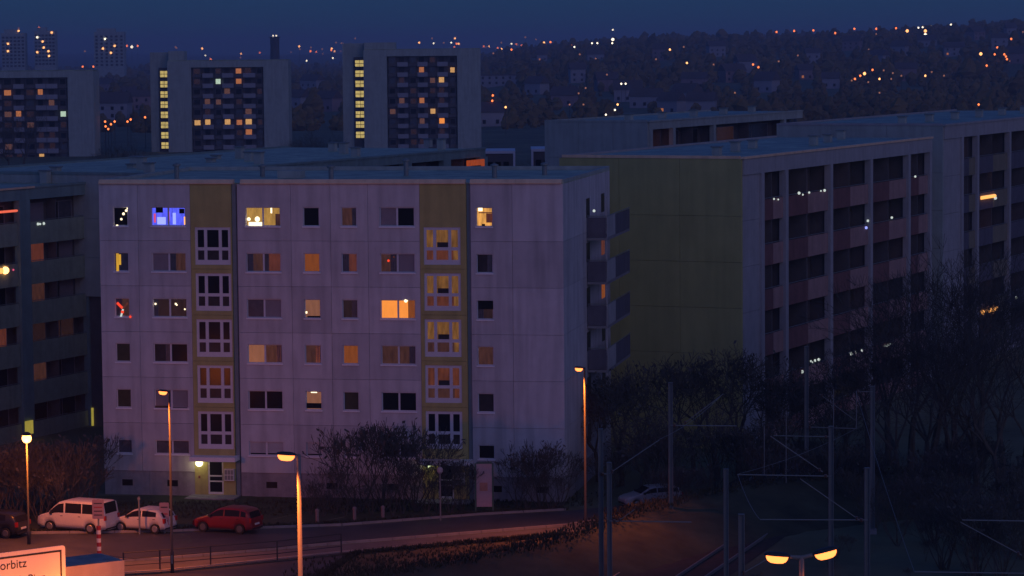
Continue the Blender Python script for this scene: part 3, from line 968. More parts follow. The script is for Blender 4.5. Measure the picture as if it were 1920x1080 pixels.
balcony_light(olive, f3, 1865, 371, .16, E_fairy); balcony_light(olive, f3, 1904, 558, .12, E_fairy)

# --- block behind the ochre one (its blank gable and top loggias show above the roof)
f4, z4 = corner_frame(1214, 229, 290)
b4 = bay_at(f4, [1219, 1262, 1338, 1470], 255)
dark4 = loggia_block('loggia_block', 'distant slab block with a blank blue-grey gable behind the ochre block', f4,
    b4[-1] + 6, 11.0, z4, 3.1, 2, b4, (M_darkp, M_darkp), M_blue, M_blue, pw=.7, attic=.75, lit={(0, 0, 0): E_porange, (0, 0, 1): E_porange}, end_wall=.5,
    vents=[(5 + 9 * k, 4, .6, .35) for k in range(5)], rec=1.4)

# --- long block on the left, receding behind the front block
f6, z6 = corner_frame(-190, 373, 196)
b6 = bay_at(f6, [-185, -80, 45, 170], 480)
b6 += [b6[-1] + 2.5]
litA = {(1, 2, 0): E_pred, (3, 2, 0): E_pdark, (4, 2, 0): E_pbrown, (2, 2, 0): E_pbrown, (3, 1, 1): E_pred}
left = loggia_block('loggia_block', 'slab block with green balcony fronts and teal pillars at the left edge', f6,
    b6[-1] + 16, 13.0, z6, 2.85, 6, b6, (M_greenp, M_greenp), M_teal, M_teal, pw=1.35, attic=.8, lit=litA, end_wall=.4,
    vents=[(10 + 6 * k, 3 + (k % 2) * 3, .9, .3) for k in range(8)], roof_m=M_roof2, rec=.9, ph=(-.35, 1.25))
for k in range(4):
    ya = 472 + 72 * k - 14
    x_, zz = f6.hit(186, ya + 10, .1)
    MB().box(x_ - .35, x_ + .1, .02, .06, zz - .75, zz + .75).build('stair_pane', E_ptan, left)
for (pa, pb, py_) in ((59, 66, 487),):
    xa = f6.hit(pa, py_, .6)[0]; xb = f6.hit(pb, py_, .6)[0]; zc = f6.hit(pa, py_, .6)[1]
    MB().box(xa, xb, .9, .95, zc - .65, zc + .65).build('lit_door', E_curt, left)
xa, zc = f6.hit(63, 709, .8); MB().box(xa - .25, xa + .25, .9, .95, zc - .6, zc + .6).build('lit_door', E_pgold, left)
p0 = f6.hit(-30, 400, 0); p1 = f6.hit(29, 395, 0)
MB().tube((p0[0], -.12, p0[1]), (p1[0], -.12, p1[1]), .09).build('red_light_tube', emit('red_tube', (1.0, .16, .08), .9), left)
balcony_light(left, f6, 9, 507, .27, emit('christmas_star', (1.0, .45, .15), 4.0), name='christmas_star')
balcony_light(left, f6, 1, 508, .2, E_amber); balcony_light(left, f6, 24, 506, .07, E_pink)
for q in ((70, 420, .1), (74, 420, .08), (81, 419, .1)): balcony_light(left, f6, *q, E_fairy)
x_, zz = f6.hit(41, 801, .2); MB().box(x_ - .2, x_ + .7, -.3, -.2, zz - .5, zz + .45).build('entrance_light', E_ygreen, left)
x_, zz = f6.hit(171, 778, .2); MB().box(x_ - .6, x_ + .8, -.3, -.2, zz - .75, zz + .6).build('entrance_light', E_ygreen, left)
p0 = f6.hit(-20, 365, 0)
MB().box(f6.hit(-100, 366)[0], f6.hit(60, 358)[0], -.24, -.205, z6 + .0, z6 + .14).build('red_lit_edge_strip', M_cornice, left)  # salmon strip painted on as the red-lit stretch of roof edge

# --- block behind the front one: roof and top loggias show above its cornice
f5, z5 = corner_frame(100, 352, 205)
off = 0
f5, z5 = corner_frame(640, 301, 240)
b5 = bay_at(f5, [300, 440, 520, 600, 682, 762, 836, 905], 320)
sh = b5[0] - .6
f5b = Frame((f5.w(sh, 0).x, f5.w(sh, 0).y), PHI)
b5 = [u - sh for u in b5]
lit5 = {(0, 6, 0): E_porange, (0, 6, 1): E_pred}
mid = loggia_block('loggia_block', 'long slab block whose roof and top loggias show above the pale front block', f5b,
    b5[-1] + .4, 20.0, z5, 2.85, 2, b5, (M_blue, M_teal), M_blue, M_teal, pw=1.5, attic=.7, lit=lit5, end_wall=.3,
    vents=[(4 + 5.5 * k, 3 + (k % 3) * 4, .7 + .2 * (k % 2), .3) for k in range(11)], roof_m=M_roof)
xa, zt_ = f5b.hit(876, 301, -.3); xb, zb_ = f5b.hit(908, 331, -.3)
lo = MB().ring(xa, xb, zb_, zt_, -.35, -.22, .5, .02).build('glow_loggia_frame', emit('orange_glow_frame', lin(150, 62, 22), 1.0, var=.3), mid)  # frame emits to stand in for lamp light on the loggia
MB().box(xa + .6, xb - .6, -.27, -.24, zb_ + .1, zt_ - 1.1).build('doorway', M_pdark if 'M_pdark' in globals() else E_pdark, lo)

# --- two dark low blocks with white edging, between the roofs
for (pa, pb, py_, side, lab) in ((905, 966, 283, 1, 'dark low block with a white roof edge and right corner, beyond the roofs'),
                                 (996, 1052, 279, 0, 'dark low block with a white roof edge and left corner, beside the blue-grey gable')):
    p0 = at(pa, py_ + 2, 330); p1 = at(pb, py_, 330)
    fr = Frame((p0.x, p0.y), 0.0)
    b = tag(empty('low_block', fr.o), lab, 'building')
    W = p1.x - p0.x; zt = p1.z
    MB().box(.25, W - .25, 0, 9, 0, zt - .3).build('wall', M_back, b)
    MB().box(0, W, -.12, 9.1, zt - .28, zt).build('roof_edge', M_frame, b)
    c0, c1 = (W - .24, W) if side else (0, .24)
    MB().box(c0, c1, -.12, .3, 0, zt - .29).build('corner_trim', M_frame, b)
    for i in range(3):
        MB().box(.5 + i * .9, 1.1 + i * .9, -.04, .0, zt - 2.2, zt - 1.2).build('window', M_glass, b)

# ================================================================== SLAB TOWERS
def tower(name, label, pxl, pxr, ytop, Y, cols_px, field, stair, st_px, lits, sth_px=19.2, upper=None, nrows=9, row0=None):
    """High-rise: blank side strips, a recessed field of windows and balconies, a set-back stair tower with lit landings."""
    p0 = at(pxl, ytop, Y); p1 = at(pxr, ytop, Y)
    fr = Frame((p0.x, p0.y), 0.0)
    b = tag(empty(name, fr.o), label, 'building')
    s = F / Y
    X = lambda px: fr.hit(px, ytop + 60)[0]
    Z = lambda py: fr.hit((pxl + pxr) / 2, py)[1]
    W = X(pxr); ZT = Z(ytop)
    f0, f1, fyt = X(field[0]), X(field[1]), Z(field[2])
    MB().box(0, f0 - .05, 0, 11, 0, ZT).build('side_wall', M_blue, b)
    MB().box(f1 + .05, W, 0, 11, 0, ZT).build('side_wall', M_blue, b)
    MB().box(f0 - .04, f1 + .04, 0, 11, fyt, ZT - .02).build('attic_wall', M_blue, b)
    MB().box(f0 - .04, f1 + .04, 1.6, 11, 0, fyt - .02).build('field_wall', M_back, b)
    MB().box(.2, W - .2, .3, 10.8, ZT + .01, ZT + .25).build('roof', M_roof2, b)
    if upper:
        MB().box(X(upper[0]), X(upper[1]), 1, 9, ZT + .26, Z(upper[2])).build('lift_house', M_blue, b)
    sth = sth_px / s
    for r_ in range(nrows):
        zf = fyt - sth * (r_ + 1)
        for c, (ca, cb, kind) in enumerate(cols_px):
            xa, xb = X(ca), X(cb)
            em = lits.get((r_, c))
            if kind == 'b':
                MB().box(xa, xb, .1, .25, zf + .02, zf + sth * .42).build('balcony_parapet', M_farwall, b)
                MB().box(xa, xb, .26, 1.55, zf - .1, zf + .05).build('balcony_slab', M_slab, b)
                g = rnd.choice([M_glass, M_glass2, E_pdark])
                MB().box(xa + .4, xa + (xb - xa) * .62, 1.5, 1.58, zf + sth * .35, zf + sth * .92).build('window', em or g, b)
            else:
                MB().box(xa, xb, .5, 1.55, zf + .05, zf + sth * .3).build('spandrel', M_back, b)
                g = rnd.choice([M_glass, M_glass, M_slate, E_pdark])
                w = MB().ring(xa + .3, xb - .3, zf + sth * .31, zf + sth * .93, .5, .7, .18).build('window', M_back, b)
                MB().box(xa + .5, xb - .5, .58, .62, zf + sth * .31 + .19, zf + sth * .93 - .19).build('pane', em or g, w)
    if stair:
        a, c = X(stair[0]), X(stair[1])
        MB().box(a, 0.0, 4, 11, 0, Z(stair[2])).build('stair_tower', M_blue, b)
        x0, x1 = X(st_px[0]), X(st_px[1])
        MB().box(x0 - .3, x1 + .2, 3.6, 3.98, 0, Z(st_px[2] - 12)).build('stair_shaft', M_back, b)
        k = 0; y_ = st_px[2]
        while y_ < st_px[3]:
            zc = Z(y_)
            w = MB().ring(x0, x1, zc - sth * .36, zc + sth * .36, 3.35, 3.58, .16).build('stair_window', M_back, b)
            xm = (x0 + x1) / 2
            for (q0, q1) in ((x0 + .17, xm - .06), (xm + .06, x1 - .17)):
                for (t0, t1) in ((-.33, -.03), (.03, .33)):
                    MB().box(q0, q1, 3.44, 3.48, zc + sth * t0, zc + sth * t1).build('pane', E_tstair, w)
            y_ += sth_px; k += 1
    return b
colsA = [(360, 378, 'w'), (380, 400, 'b'), (401, 417, 'w'), (417, 438, 'b'), (439, 456, 'w'), (456, 479, 'b'), (479, 494, 'w')]
litsA = {(0, 4): E_to, (1, 2): E_tc, (1, 4): E_to, (2, 3): E_td, (3, 1): E_td, (3, 2): E_td, (5, 0): E_tw, (5, 1): E_tw, (5, 3): E_tw, (5, 4): E_to, (5, 5): E_tw, (6, 5): E_to, (4, 5): E_td}
tower('tower_block', 'tall slab tower with one lit stair column, left of the other tower', 313, 541, 114, 806, colsA, (359, 494, 126), (279, 313, 97), (297, 314, 138, 275), litsA, upper=(316, 345, 95))
colsB = [(727, 744, 'w'), (745, 765, 'b'), (766, 783, 'w'), (783, 802, 'b'), (803, 819, 'w'), (820, 840, 'b'), (841, 856, 'w')]
litsB = {(1, 3): E_to, (1, 6): E_tw, (2, 5): E_tw, (2, 4): E_td, (4, 1): E_td, (4, 3): E_to, (5, 4): E_tw, (5, 0): E_td, (6, 5): E_pbright, (6, 3): E_td}
tower('tower_block', 'tall slab tower with one lit stair column, right of the other tower', 681, 901, 93, 806, colsB, (726, 857, 105), (641, 681, 80), (664, 684, 118, 262), litsB, upper=(683, 742, 79))
colsC = [(-36, -18, 'w'), (-17, 3, 'b'), (4, 24, 'w'), (25, 45, 'b'), (46, 66, 'w'), (67, 86, 'b'), (87, 108, 'w'), (108, 126, 'w')]
colsC = [(-75, -57, 'w'), (-56, -36, 'b'), (-35, -17, 'w'), (-16, 3, 'b'), (4, 24, 'w'), (25, 45, 'b'), (46, 66, 'w'), (67, 86, 'b'), (87, 108, 'b'), (109, 126, 'w')]
litsC = {(1, 4): E_to, (1, 7): E_to, (3, 5): E_to, (3, 9): E_tc, (4, 6): E_td, (3, 4): E_td, (7, 7): E_tw, (6, 4): E_td, (2, 8): E_td}
tower('tower_block', 'slab tower without a lit stair column, cut by the left edge', -130, 176, 134, 780, colsC, (-76, 127, 146), None, None, litsC, sth_px=20.2, nrows=9)
# far hazy towers on the left horizon
for (a, b_, yt, lab, dots) in ((2, 46, 62, 'faint far tower block at the left edge of the skyline', ((15, 82), (15, 96), (35, 58))),
                              (64, 103, 58, 'faint far tower block with a column of orange windows on the skyline', ((70, 70), (80, 78), (82, 89), (70, 98), (97, 61), (91, 96), (92, 105))),
                              (176, 232, 60, 'faint far tower block with few lit windows, third on the left skyline', ((197, 73), (215, 86), (193, 91), (208, 99)))):
    p0 = at(a, yt, 2600); p1 = at(b_, yt, 2600)
    fr = Frame((p0.x, p0.y), 0.0)
    t = tag(empty('tower_block', fr.o), lab, 'building')
    MB().box(0, p1.x - p0.x, 0, 14, 0, p0.z).build('wall', M_blue, t)
    MB().box(2, p1.x - p0.x - 8, 3, 10, p0.z + .02, p0.z + 3).build('lift_house', M_blue, t)
    n = 0
    for j in range(9):
        zz = p0.z - 4 - j * 3.1
        if zz < 2: break
        for i in range(6):
            xx = (p1.x - p0.x) * (i + .5) / 6
            MB().box(xx - 1.0, xx + 1.0, -.25, -.02, zz - .8, zz + .8).build('window', M_glass, t)
    for (qx, qy) in dots:
        x, z = fr.hit(qx, qy)
        MB().box(x - .8, x + .8, -.6, -.3, z - .8, z + .8).build('window', E_whfar if qy in (73, 70) else E_sodfar2, t)

# ================================================================== STREET LAMPS
SOD = (1.0, 0.20, 0.025)
def sodium(parent, loc, power, spread=165, aim=(0, 0, -1)):
    ld = bpy.data.lights.new('sodium_lamp', 'SPOT')
    ld.energy = power; ld.color = SOD; ld.spot_size = R(spread); ld.spot_blend = 1.0; ld.shadow_soft_size = .18
    l = bpy.data.objects.new('sodium_lamp', ld); COL.objects.link(l); l.parent = parent; l.location = loc
    l.rotation_euler = Vector(aim).to_track_quat('-Z', 'Y').to_euler()
    return l

def lens_mesh(L, W, H, n=10):
    """Bowl-shaped lens below a luminaire, along local x, hanging from z = 0."""
    mb = MB(); rows = 5
    for j in range(rows):
        t = j / (rows - 1)
        s = math.cos(t * math.pi / 2) ** .6 if t < 1 else .12
        for k in range(n * 2):
            a = math.pi * k / n
            mb.v.append((L / 2 * s * math.copysign(abs(math.cos(a)) ** .7, math.cos(a)), W / 2 * s * math.copysign(abs(math.sin(a)) ** .7, math.sin(a)), -H * math.sin(t * math.pi / 2)))
    m = n * 2
    for j in range(rows - 1):
        for k in range(m):
            mb.f.append((j * m + k, j * m + (k + 1) % m, (j + 1) * m + (k + 1) % m, (j + 1) * m + k))
    mb.f.append(tuple((rows - 1) * m + k for k in range(m)))
    mb.smooth = True
    return mb

def head_mesh(L, W, H, n=10):
    mb = MB(); prof = [(1.0, 0), (1.02, .25), (.9, .65), (.6, .95), (.15, 1.0)]
    m = n * 2
    for s, h in prof:
        for k in range(m):
            a = math.pi * k / n
            mb.v.append((L / 2 * s * math.copysign(abs(math.cos(a)) ** .7, math.cos(a)), W / 2 * s * math.copysign(abs(math.sin(a)) ** .7, math.sin(a)), H * h))
    for j in range(len(prof) - 1):
        for k in range(m):
            mb.f.append((j * m + k, j * m + (k + 1) % m, (j + 1) * m + (k + 1) % m, (j + 1) * m + k))
    mb.f.append(tuple((len(prof) - 1) * m + k for k in range(m)))
    mb.f.append(tuple(m - 1 - k for k in range(m)))
    mb.smooth = True
    return mb

def street_lamp(label, head_px, Y, heads, r0=.10, r1=.06, pm=None, power=350, hl=.9, hw=.34, tilt=8, arm=.5, group='sodium street lamps', aim=None, spread=165):
    """Pole standing on the ground at the pole pixel, with one or two luminaires: heads = list of side signs."""
    p = at(head_px[0], head_px[1], Y)
    h = p.z
    root = tag(empty('street_lamp', (p.x, p.y, 0)), label, 'street lamp', group)
    pole = MB().lathe([(r0 * 1.35, 0), (r0 * 1.35, 1.1), (r0, 1.15), (r1, h)], 12)
    pole.smooth = True
    po = pole.build('pole', pm or M_post, root)
    MB().box(-r0 * .5, r0 * .5, -r0 * 1.36, -r0 * 1.2, .5, .95).build('service_door', M_metal, po)
    for sgn, drop, tl in heads:
        t = R(tl)
        d = Vector((sgn * math.cos(t), -.0, math.sin(t)))
        a0 = Vector((0, 0, h - .05)); a1 = a0 + d * arm
        ar = MB().tube(a0, a1, r1 * .9, r1 * .75, 8).build('arm', pm or M_post, root)
        c = a1 + d * (hl / 2)
        rot = Matrix.Rotation(-t * sgn, 3, 'Y')
        hd = head_mesh(hl, hw, hw * .36).build('lamp_head', M_postd, root)
        hd.location = c; hd.rotation_euler = rot.to_euler()
        ln = lens_mesh(hl * .86, hw * .9, hw * .72).build('lens', E_sod, hd)
        ln.location = (0, 0, -.003)
        sodium(root, c + Vector((sgn * hl * .35, 0, -hw * .75 - .12)), power, spread, aim or (sgn * .35, 0, -1))
        # part of the light spills back onto the pole and facade
    return root
street_lamp('sodium street lamp on a dark thin pole before the left stair strip', (317, 733), 154.5, [(-1, 0, 6)], .07, .045, M_postd, 3600, .52, .26, arm=.06, aim=(-.25, .1, -1), spread=130)
street_lamp('tall near sodium lamp on an orange-lit pole, left of the bushes', (560, 852), 125.0, [(-1, 0, 4)], .11, .085, M_post, 3000, .86, .36, arm=.1, aim=(-.1, .35, -1), spread=140)
street_lamp('sodium street lamp at the right corner of the pale block', (1096, 689), 163.0, [(-1, 0, 4)], .07, .05, M_postd, 3600, .50, .26, arm=.06, aim=(-.15, -.12, -1), spread=128)
street_lamp('twin-headed sodium lamp at the lower right among the catenary masts', (1503, 1043), 109.0, [(-1, 0, 5), (1, 0, 14)], .10, .09, M_post, 420, .98, .40, arm=.42, aim=(0, 0, -1))

# globe lamp by the parked cars on the left
p = at(50, 822, 164)
gl = tag(empty('street_lamp', (p.x, p.y, 0)), 'glaring round sodium lamp on a short post behind the parked van', 'street lamp', 'sodium street lamps')
pl = MB().lathe([(.1, 0), (.1, .8), (.06, .85), (.05, p.z - .25)], 10); pl.smooth = True; pl.build('pole', M_postd, gl)
b_ = MB().ball((0, 0, p.z), .27, 14, 9); b_.smooth = True; b_.build('globe', emit('sodium_globe', (1.0, .42, .13), 6.0), gl)
MB().lathe([(.30, .18), (.33, .2), (.1, .36)], 14, (0, 0, p.z)).build('cap', M_postd, gl)
ld = bpy.data.lights.new('globe_light', 'POINT'); ld.energy = 1800; ld.color = SOD; ld.shadow_soft_size = .3
l = bpy.data.objects.new('globe_light', ld); COL.objects.link(l); l.parent = gl; l.location = (0, -.45, p.z - .3)

# ================================================================== CATENARY MASTS
def mast(label, px, ytop, Y, arms, w=.24, braces=True):
    """H-section steel mast with cantilever arms given as pixel pairs at the mast's distance."""
    p = at(px, ytop, Y); h = p.z
    root = tag(empty('catenary_mast', (p.x, p.y, 0)), label, 'mast', 'steel catenary masts beside the tram track')
    m = MB(); t = .035
    m.box(-w / 2, -w / 2 + t, -w / 2, w / 2, .3, h); m.box(w / 2 - t, w / 2, -w / 2, w / 2, .3, h)
    m.box(-w / 2 + t, w / 2 - t, -.02, .02, .3, h)
    m.box(-w / 2 - .01, w / 2 + .01, -w / 2 - .01, w / 2 + .01, h + .002, h + .03)
    mo = m.build('post', M_mast, root)
    MB().box(-w * .9, w * .9, -w * .9, w * .9, 0, .3).build('footing', M_plinth, root)
    for (a, b, r_) in arms:
        q0 = at(a[0], a[1], Y); q1 = at(b[0], b[1], Y)
        l0 = Vector((q0.x - p.x, -w / 2 - .04, q0.z)); l1 = Vector((q1.x - p.x, -w / 2 - .04, q1.z))
        ar = MB().tube(l0, l1, r_, n=6).build('cantilever_arm', M_metal, root)
        MB().lathe([(r_ * 2.4, -.08), (r_ * 2.8, -.03), (r_ * 1.6, 0), (r_ * 2.8, .03), (r_ * 2.4, .08)], 8, tuple(l0.lerp(l1, .06))).build('insulator', mat('brown_insulator', (.12, .06, .04), .3, .1), ar)
    return root
mast('tall catenary mast, left post of the close pair near the road', 1126, 805, 147, [((1128, 888), (1146, 888), 0.036)])
mast('catenary mast with one raised diagonal arm, right post of the close pair', 1142, 868, 146, [((1142, 887), (1236, 824), 0.025), ((1142, 976), (1296, 978), 0.032), ((1160, 975), (1190, 954), 0.022)])
mast('catenary mast with a short arm above the dark bushes, beside the road car', 1257, 718, 165, [((1257, 797), (1381, 798), 0.032), ((1280, 795), (1356, 738), 0.025)])
mast('near catenary mast left of the twin-headed lamp', 1390, 965, 120, [((1390, 1075), (1450, 1040), 0.022)])
mast('near catenary mast right of the twin-headed lamp', 1626, 878, 133, [((1626, 974), (1424, 973), 0.029), ((1612, 975), (1500, 897), 0.022)])
mast('slim far catenary mast in front of the reddish balconies, left of the far pair', 1512, 650, 178, [((1512, 800), (1606, 803), 0.032), ((1536, 738), (1606, 790), 0.022)])
mast('middle catenary mast with a long arm to the left', 1558, 800, 149, [((1558, 892), (1382, 889), 0.032), ((1542, 884), (1444, 817), 0.025), ((1554, 818), (1450, 816), 0.022)])
mast('catenary mast farthest right behind the thin wires', 1636, 725, 165, [((1606, 733), (1636, 734), 0.022)])
mast('short stub mast in the dark left of the track', 1361, 880, 150, [])
mast('catenary mast beyond the right edge whose arms reach into the picture', 1935, 900, 128, [((1935, 976), (1803, 974), 0.029), ((1915, 1040), (1800, 978), 0.022), ((1935, 1074), (1714, 1071), 0.029)])
# droppers and contact wires
def wire(label, a, b, r_=.012, sag=.25):
    mb = MB(); n = 8; prev = a
    for i in range(1, n + 1):
        t = i / n
        q = a.lerp(b, t) - Vector((0, 0, sag * 4 * t * (1 - t)))
        mb.tube(prev, q, r_, n=4, caps=False); prev = q
    return tag(mb.build('overhead_wire', M_metal), label, 'wire', 'overhead tram wires')
wire('contact wire above the left tram track', at(1424, 973, 133) , at(1383, 889, 149))
wire('contact wire from the long arm to the far mast', at(1383, 889, 149), at(1606, 803, 178))
wire('contact wire above the right tram track', at(1714, 1071, 128), at(1605, 734, 165))
wire('feeder wire from the raised diagonal arm to the next mast', at(1236, 824, 146), at(1356, 738, 165))
for (px, y0, y1, n_) in ((1433, 800, 890, 'leftmost'), (1474, 770, 905, 'second'), (1563, 730, 800, 'third'), (1606, 733, 803, 'rightmost')):
    a = at(px, y0, 172); b = at(px, y1, 172)
    tag(MB().tube(a, b, .025, n=5).build('signal_post', M_metal), f'thin grey upright wire hanger by the far masts, {n_} of four', 'wire', 'thin uprights by the far masts')

# ================================================================== VEHICLES
def car(label, px, py, heading, L, Wd, prof, belt, roofy, glass_x, wheels, paint, scale=1.0, wheel_r=.31, cat='car', van=False, rim=None, name='parked_car', tail_lit=False):
    """Car with its nose at local x = 0, tail at x = L; heading = direction the nose points to."""
    p = ground(px, py, .008)
    ang = math.atan2(heading[1], heading[0]) + math.pi     # local +x points to the tail
    root = tag(empty(name, (p.x, p.y, .01), ang), label, cat)
    root.scale = (scale,) * 3
    hw = Wd / 2
    def top(x): return interp(prof, x)
    def bel(x): return min(interp(belt, x), top(x) - .04)
    def wid(x):
        e = min(x, L - x)
        return hw * (1 - .16 * max(0, 1 - e / .45) ** 2)
    def sill(x):
        s = .24 if .25 < x < L - .25 else .30
        for xw in wheels:
            d = abs(x - xw); rr = wheel_r + .06
            if d < rr: s = max(s, wheel_r + math.sqrt(rr * rr - d * d))
        return s
    def ring_(x):
        w = wid(x); t = top(x); b = bel(x); s = min(sill(x), b - .03)
        wr = w - .24 * max(0, t - b) * (.9 if not van else .45)
        return [(.0, .22), (w * .55, .22), (w * .93, s), (w * .99, s + (b - s) * .35), (w, s + (b - s) * .7), (w * .985, b), (wr, t - .05 if t - b > .1 else t - .02), (wr * .8, t - .005), (0, t)]
    xs = [0.0]
    n = int(L / .07)
    xs = [L * i / n for i in range(n + 1)]
    mb = MB(); K = 9
    for x in xs:
        r_ = ring_(x)
        for (yy, zz) in r_: mb.v.append((x, yy, zz))
        for (yy, zz) in reversed(r_[1:-1]): mb.v.append((x, -yy, zz))
    M2 = 2 * K - 2
    for i in range(n):
        for k in range(M2):
            a = i * M2 + k; c = i * M2 + (k + 1) % M2
            mb.f.append((a, a + M2, c + M2, c))
    mb.f.append(tuple(range(M2))); mb.f.append(tuple(n * M2 + M2 - 1 - k for k in range(M2)))
    mb.smooth = True
    body = mb.build('body', paint, root)
    # side glass
    def sidept(x, t, s, off=.012):
        r_ = ring_(x); (y0, z0), (y1, z1) = r_[5], r_[6]
        return (x, s * (y0 + (y1 - y0) * t + off), z0 + (z1 - z0) * t)
    for (xa, xb) in glass_x:
        for s in (1, -1):
            g = MB(); m = 8; ok = 0
            pts = []
            for i in range(m + 1):
                x = xa + (xb - xa) * i / m
                pts.append((sidept(x, .10, s), sidept(x, .88, s)))
            for i in range(m):
                if top(xa + (xb - xa) * (i + .5) / m) - bel(xa + (xb - xa) * (i + .5) / m) < .12: continue
                q = [pts[i][0], pts[i+1][0], pts[i+1][1], pts[i][1]]
                g.poly(q if s < 0 else q[::-1])
            if g.f: g.build('side_window', M_glass, root)
    # windscreen and rear window
    for (xa, xb, nm) in roofy:
        g = MB(); m = 5
        for i in range(m):
            x0_ = xa + (xb - xa) * i / m; x1_ = xa + (xb - xa) * (i + 1) / m
            r0_, r1_ = ring_(x0_), ring_(x1_)
            for (sa, sb) in ((-1, 0), (0, 1)):
                q = [(x0_, r0_[7][0] * sa, r0_[8 if sa == 0 else 7][1] + .014), (x1_, r1_[7][0] * sa, r1_[8 if sa == 0 else 7][1] + .014),
                     (x1_, r1_[7][0] * sb, r1_[8 if sb == 0 else 7][1] + .014), (x0_, r0_[7][0] * sb, r0_[8 if sb == 0 else 7][1] + .014)]
                g.poly(q)
        g.build(nm, M_glass, root)
    for xw in wheels:
        for s in (1, -1):
            t = MB().tube((xw, s * (hw - .20), wheel_r), (xw, s * (hw - .015), wheel_r), wheel_r, n=18)
            w = t.build('wheel', M_black, root)
            rm = MB().tube((xw, s * (hw - .014), wheel_r), (xw, s * (hw + .004), wheel_r), wheel_r * .66, wheel_r * .58, n=18)
            ro = rm.build('rim', rim or M_rim, w)
    for s in (1, -1):
        z = top(.12) - .1
        MB().box(.0, .22, s * hw * .55 - .17, s * hw * .55 + .17, z - .09, z + .05).build('headlight', M_lensw, root)
        zt = bel(L - .15) - .02
        MB().box(L - .14, L + .012, s * hw * .80 - .09, s * hw * .80 + .09, zt - .28, zt).build('tail_light', M_lensr, root)
        xm = glass_x[0][0] + .08
        MB().box(xm - .06, xm + .09, s * (hw + .02) - .08, s * (hw + .02) + .08, bel(xm) + .0, bel(xm) + .15).build('mirror', M_trim, root)
        for (xa, xb) in glass_x[:2]:
            MB().box(xb - .22, xb - .06, s * hw - .01, s * hw + .025, bel(xb) - .14, bel(xb) - .11).build('door_handle', M_trim, root)
        MB().box(wheels[0] + wheel_r + .12, wheels[1] - wheel_r - .12, s * hw * .96 - .03, s * hw * .96 + .02, .22, .29).build('sill_trim', M_trim, root)
    MB().box(-.015, .06, -hw * .78, hw * .78, .26, .40).build('bumper_grille', M_trim, root)
    MB().box(L - .05, L + .02, -.26, .26, .52, .63).build('number_plate', M_signw, root)
    MB().box(L - .06, L + .015, -hw * .8, hw * .8, .27, .36).build('rear_bumper', M_trim, root)
    return root
HD = (-math.cos(R(24)), math.sin(R(24)))
hatch = [(0, .55), (.06, .68), (.25, .80), (.85, .95), (1.02, 1.0), (1.55, 1.36), (1.9, 1.46), (2.6, 1.46), (3.2, 1.38), (3.45, 1.25), (3.62, .96), (3.70, .80), (3.75, .50)]
hbelt = [(0, .60), (.9, .90), (1.6, .93), (3.2, 1.0), (3.75, .98)]
vanp = [(0, .62), (.05, .85), (.2, .98), (.8, 1.14), (1.35, 1.66), (1.62, 1.86), (2.1, 1.95), (4.5, 1.94), (4.72, 1.88), (4.82, 1.3), (4.88, .9), (4.9, .55)]
vbelt = [(0, .8), (.8, 1.06), (1.4, 1.13), (4.9, 1.15)]
car('white minibus van parked behind a striped sign post, windows dark', 84, 990, HD, 4.9, 1.9, vanp, vbelt, [(.86, 1.58, 'windscreen'), (4.70, 4.83, 'rear_window')],
    [(1.0, 1.98), (2.1, 3.25), (3.32, 4.55)], (.95, 3.85), M_carw, .93, .33, 'van', True, name='parked_van')
car('small white hatchback parked nose to the van, with dark windows', 220, 992, HD, 3.75, 1.68, hatch, hbelt, [(1.04, 1.56, 'windscreen'), (3.44, 3.62, 'rear_window')],
    [(1.12, 2.15), (2.24, 3.2)], (.72, 3.10), M_carw, .95, .30)
redp = [(0, .55), (.06, .68), (.3, .82), (.95, .98), (1.1, 1.02), (1.75, 1.44), (2.1, 1.53), (3.1, 1.53), (3.6, 1.46), (3.85, 1.3), (3.97, .95), (4.02, .8), (4.05, .5)]
redb = [(0, .62), (1.0, .93), (1.8, .98), (3.4, 1.02), (4.05, 1.0)]
car('small red car with an orange lamp glint on its bonnet, right of the white cars', 372, 992, HD, 4.05, 1.7, redp, redb, [(1.12, 1.74, 'windscreen'), (3.84, 3.97, 'rear_window')],
    [(1.2, 2.2), (2.28, 3.3), (3.38, 3.72)], (.78, 3.3), M_carr, .95, .31, rim=M_hub)
estate = [(0, .55), (.06, .68), (.3, .82), (1.05, .96), (1.2, 1.0), (1.9, 1.40), (2.3, 1.48), (3.6, 1.46), (4.15, 1.36), (4.4, .98), (4.5, .8), (4.53, .5)]
car('silver estate car on the road, half hidden by the grass bank', 1166, 951, (-math.cos(R(20)), -math.sin(R(20))), 4.53, 1.75, estate, redb + [(4.53, 1.0)], [(1.22, 1.9, 'windscreen'), (4.14, 4.4, 'rear_window')],
    [(1.35, 2.4), (2.5, 3.4), (3.48, 4.1)], (.85, 3.6), M_cars, .82, .31)
car('black car in deep shadow at the left edge, tail towards the van', -62, 1000, HD, 4.05, 1.7, redp, redb, [(1.12, 1.74, 'windscreen'), (3.84, 3.97, 'rear_window')],
    [(1.2, 2.2), (2.28, 3.3)], (.78, 3.3), M_card, .95, .31, rim=M_hub)

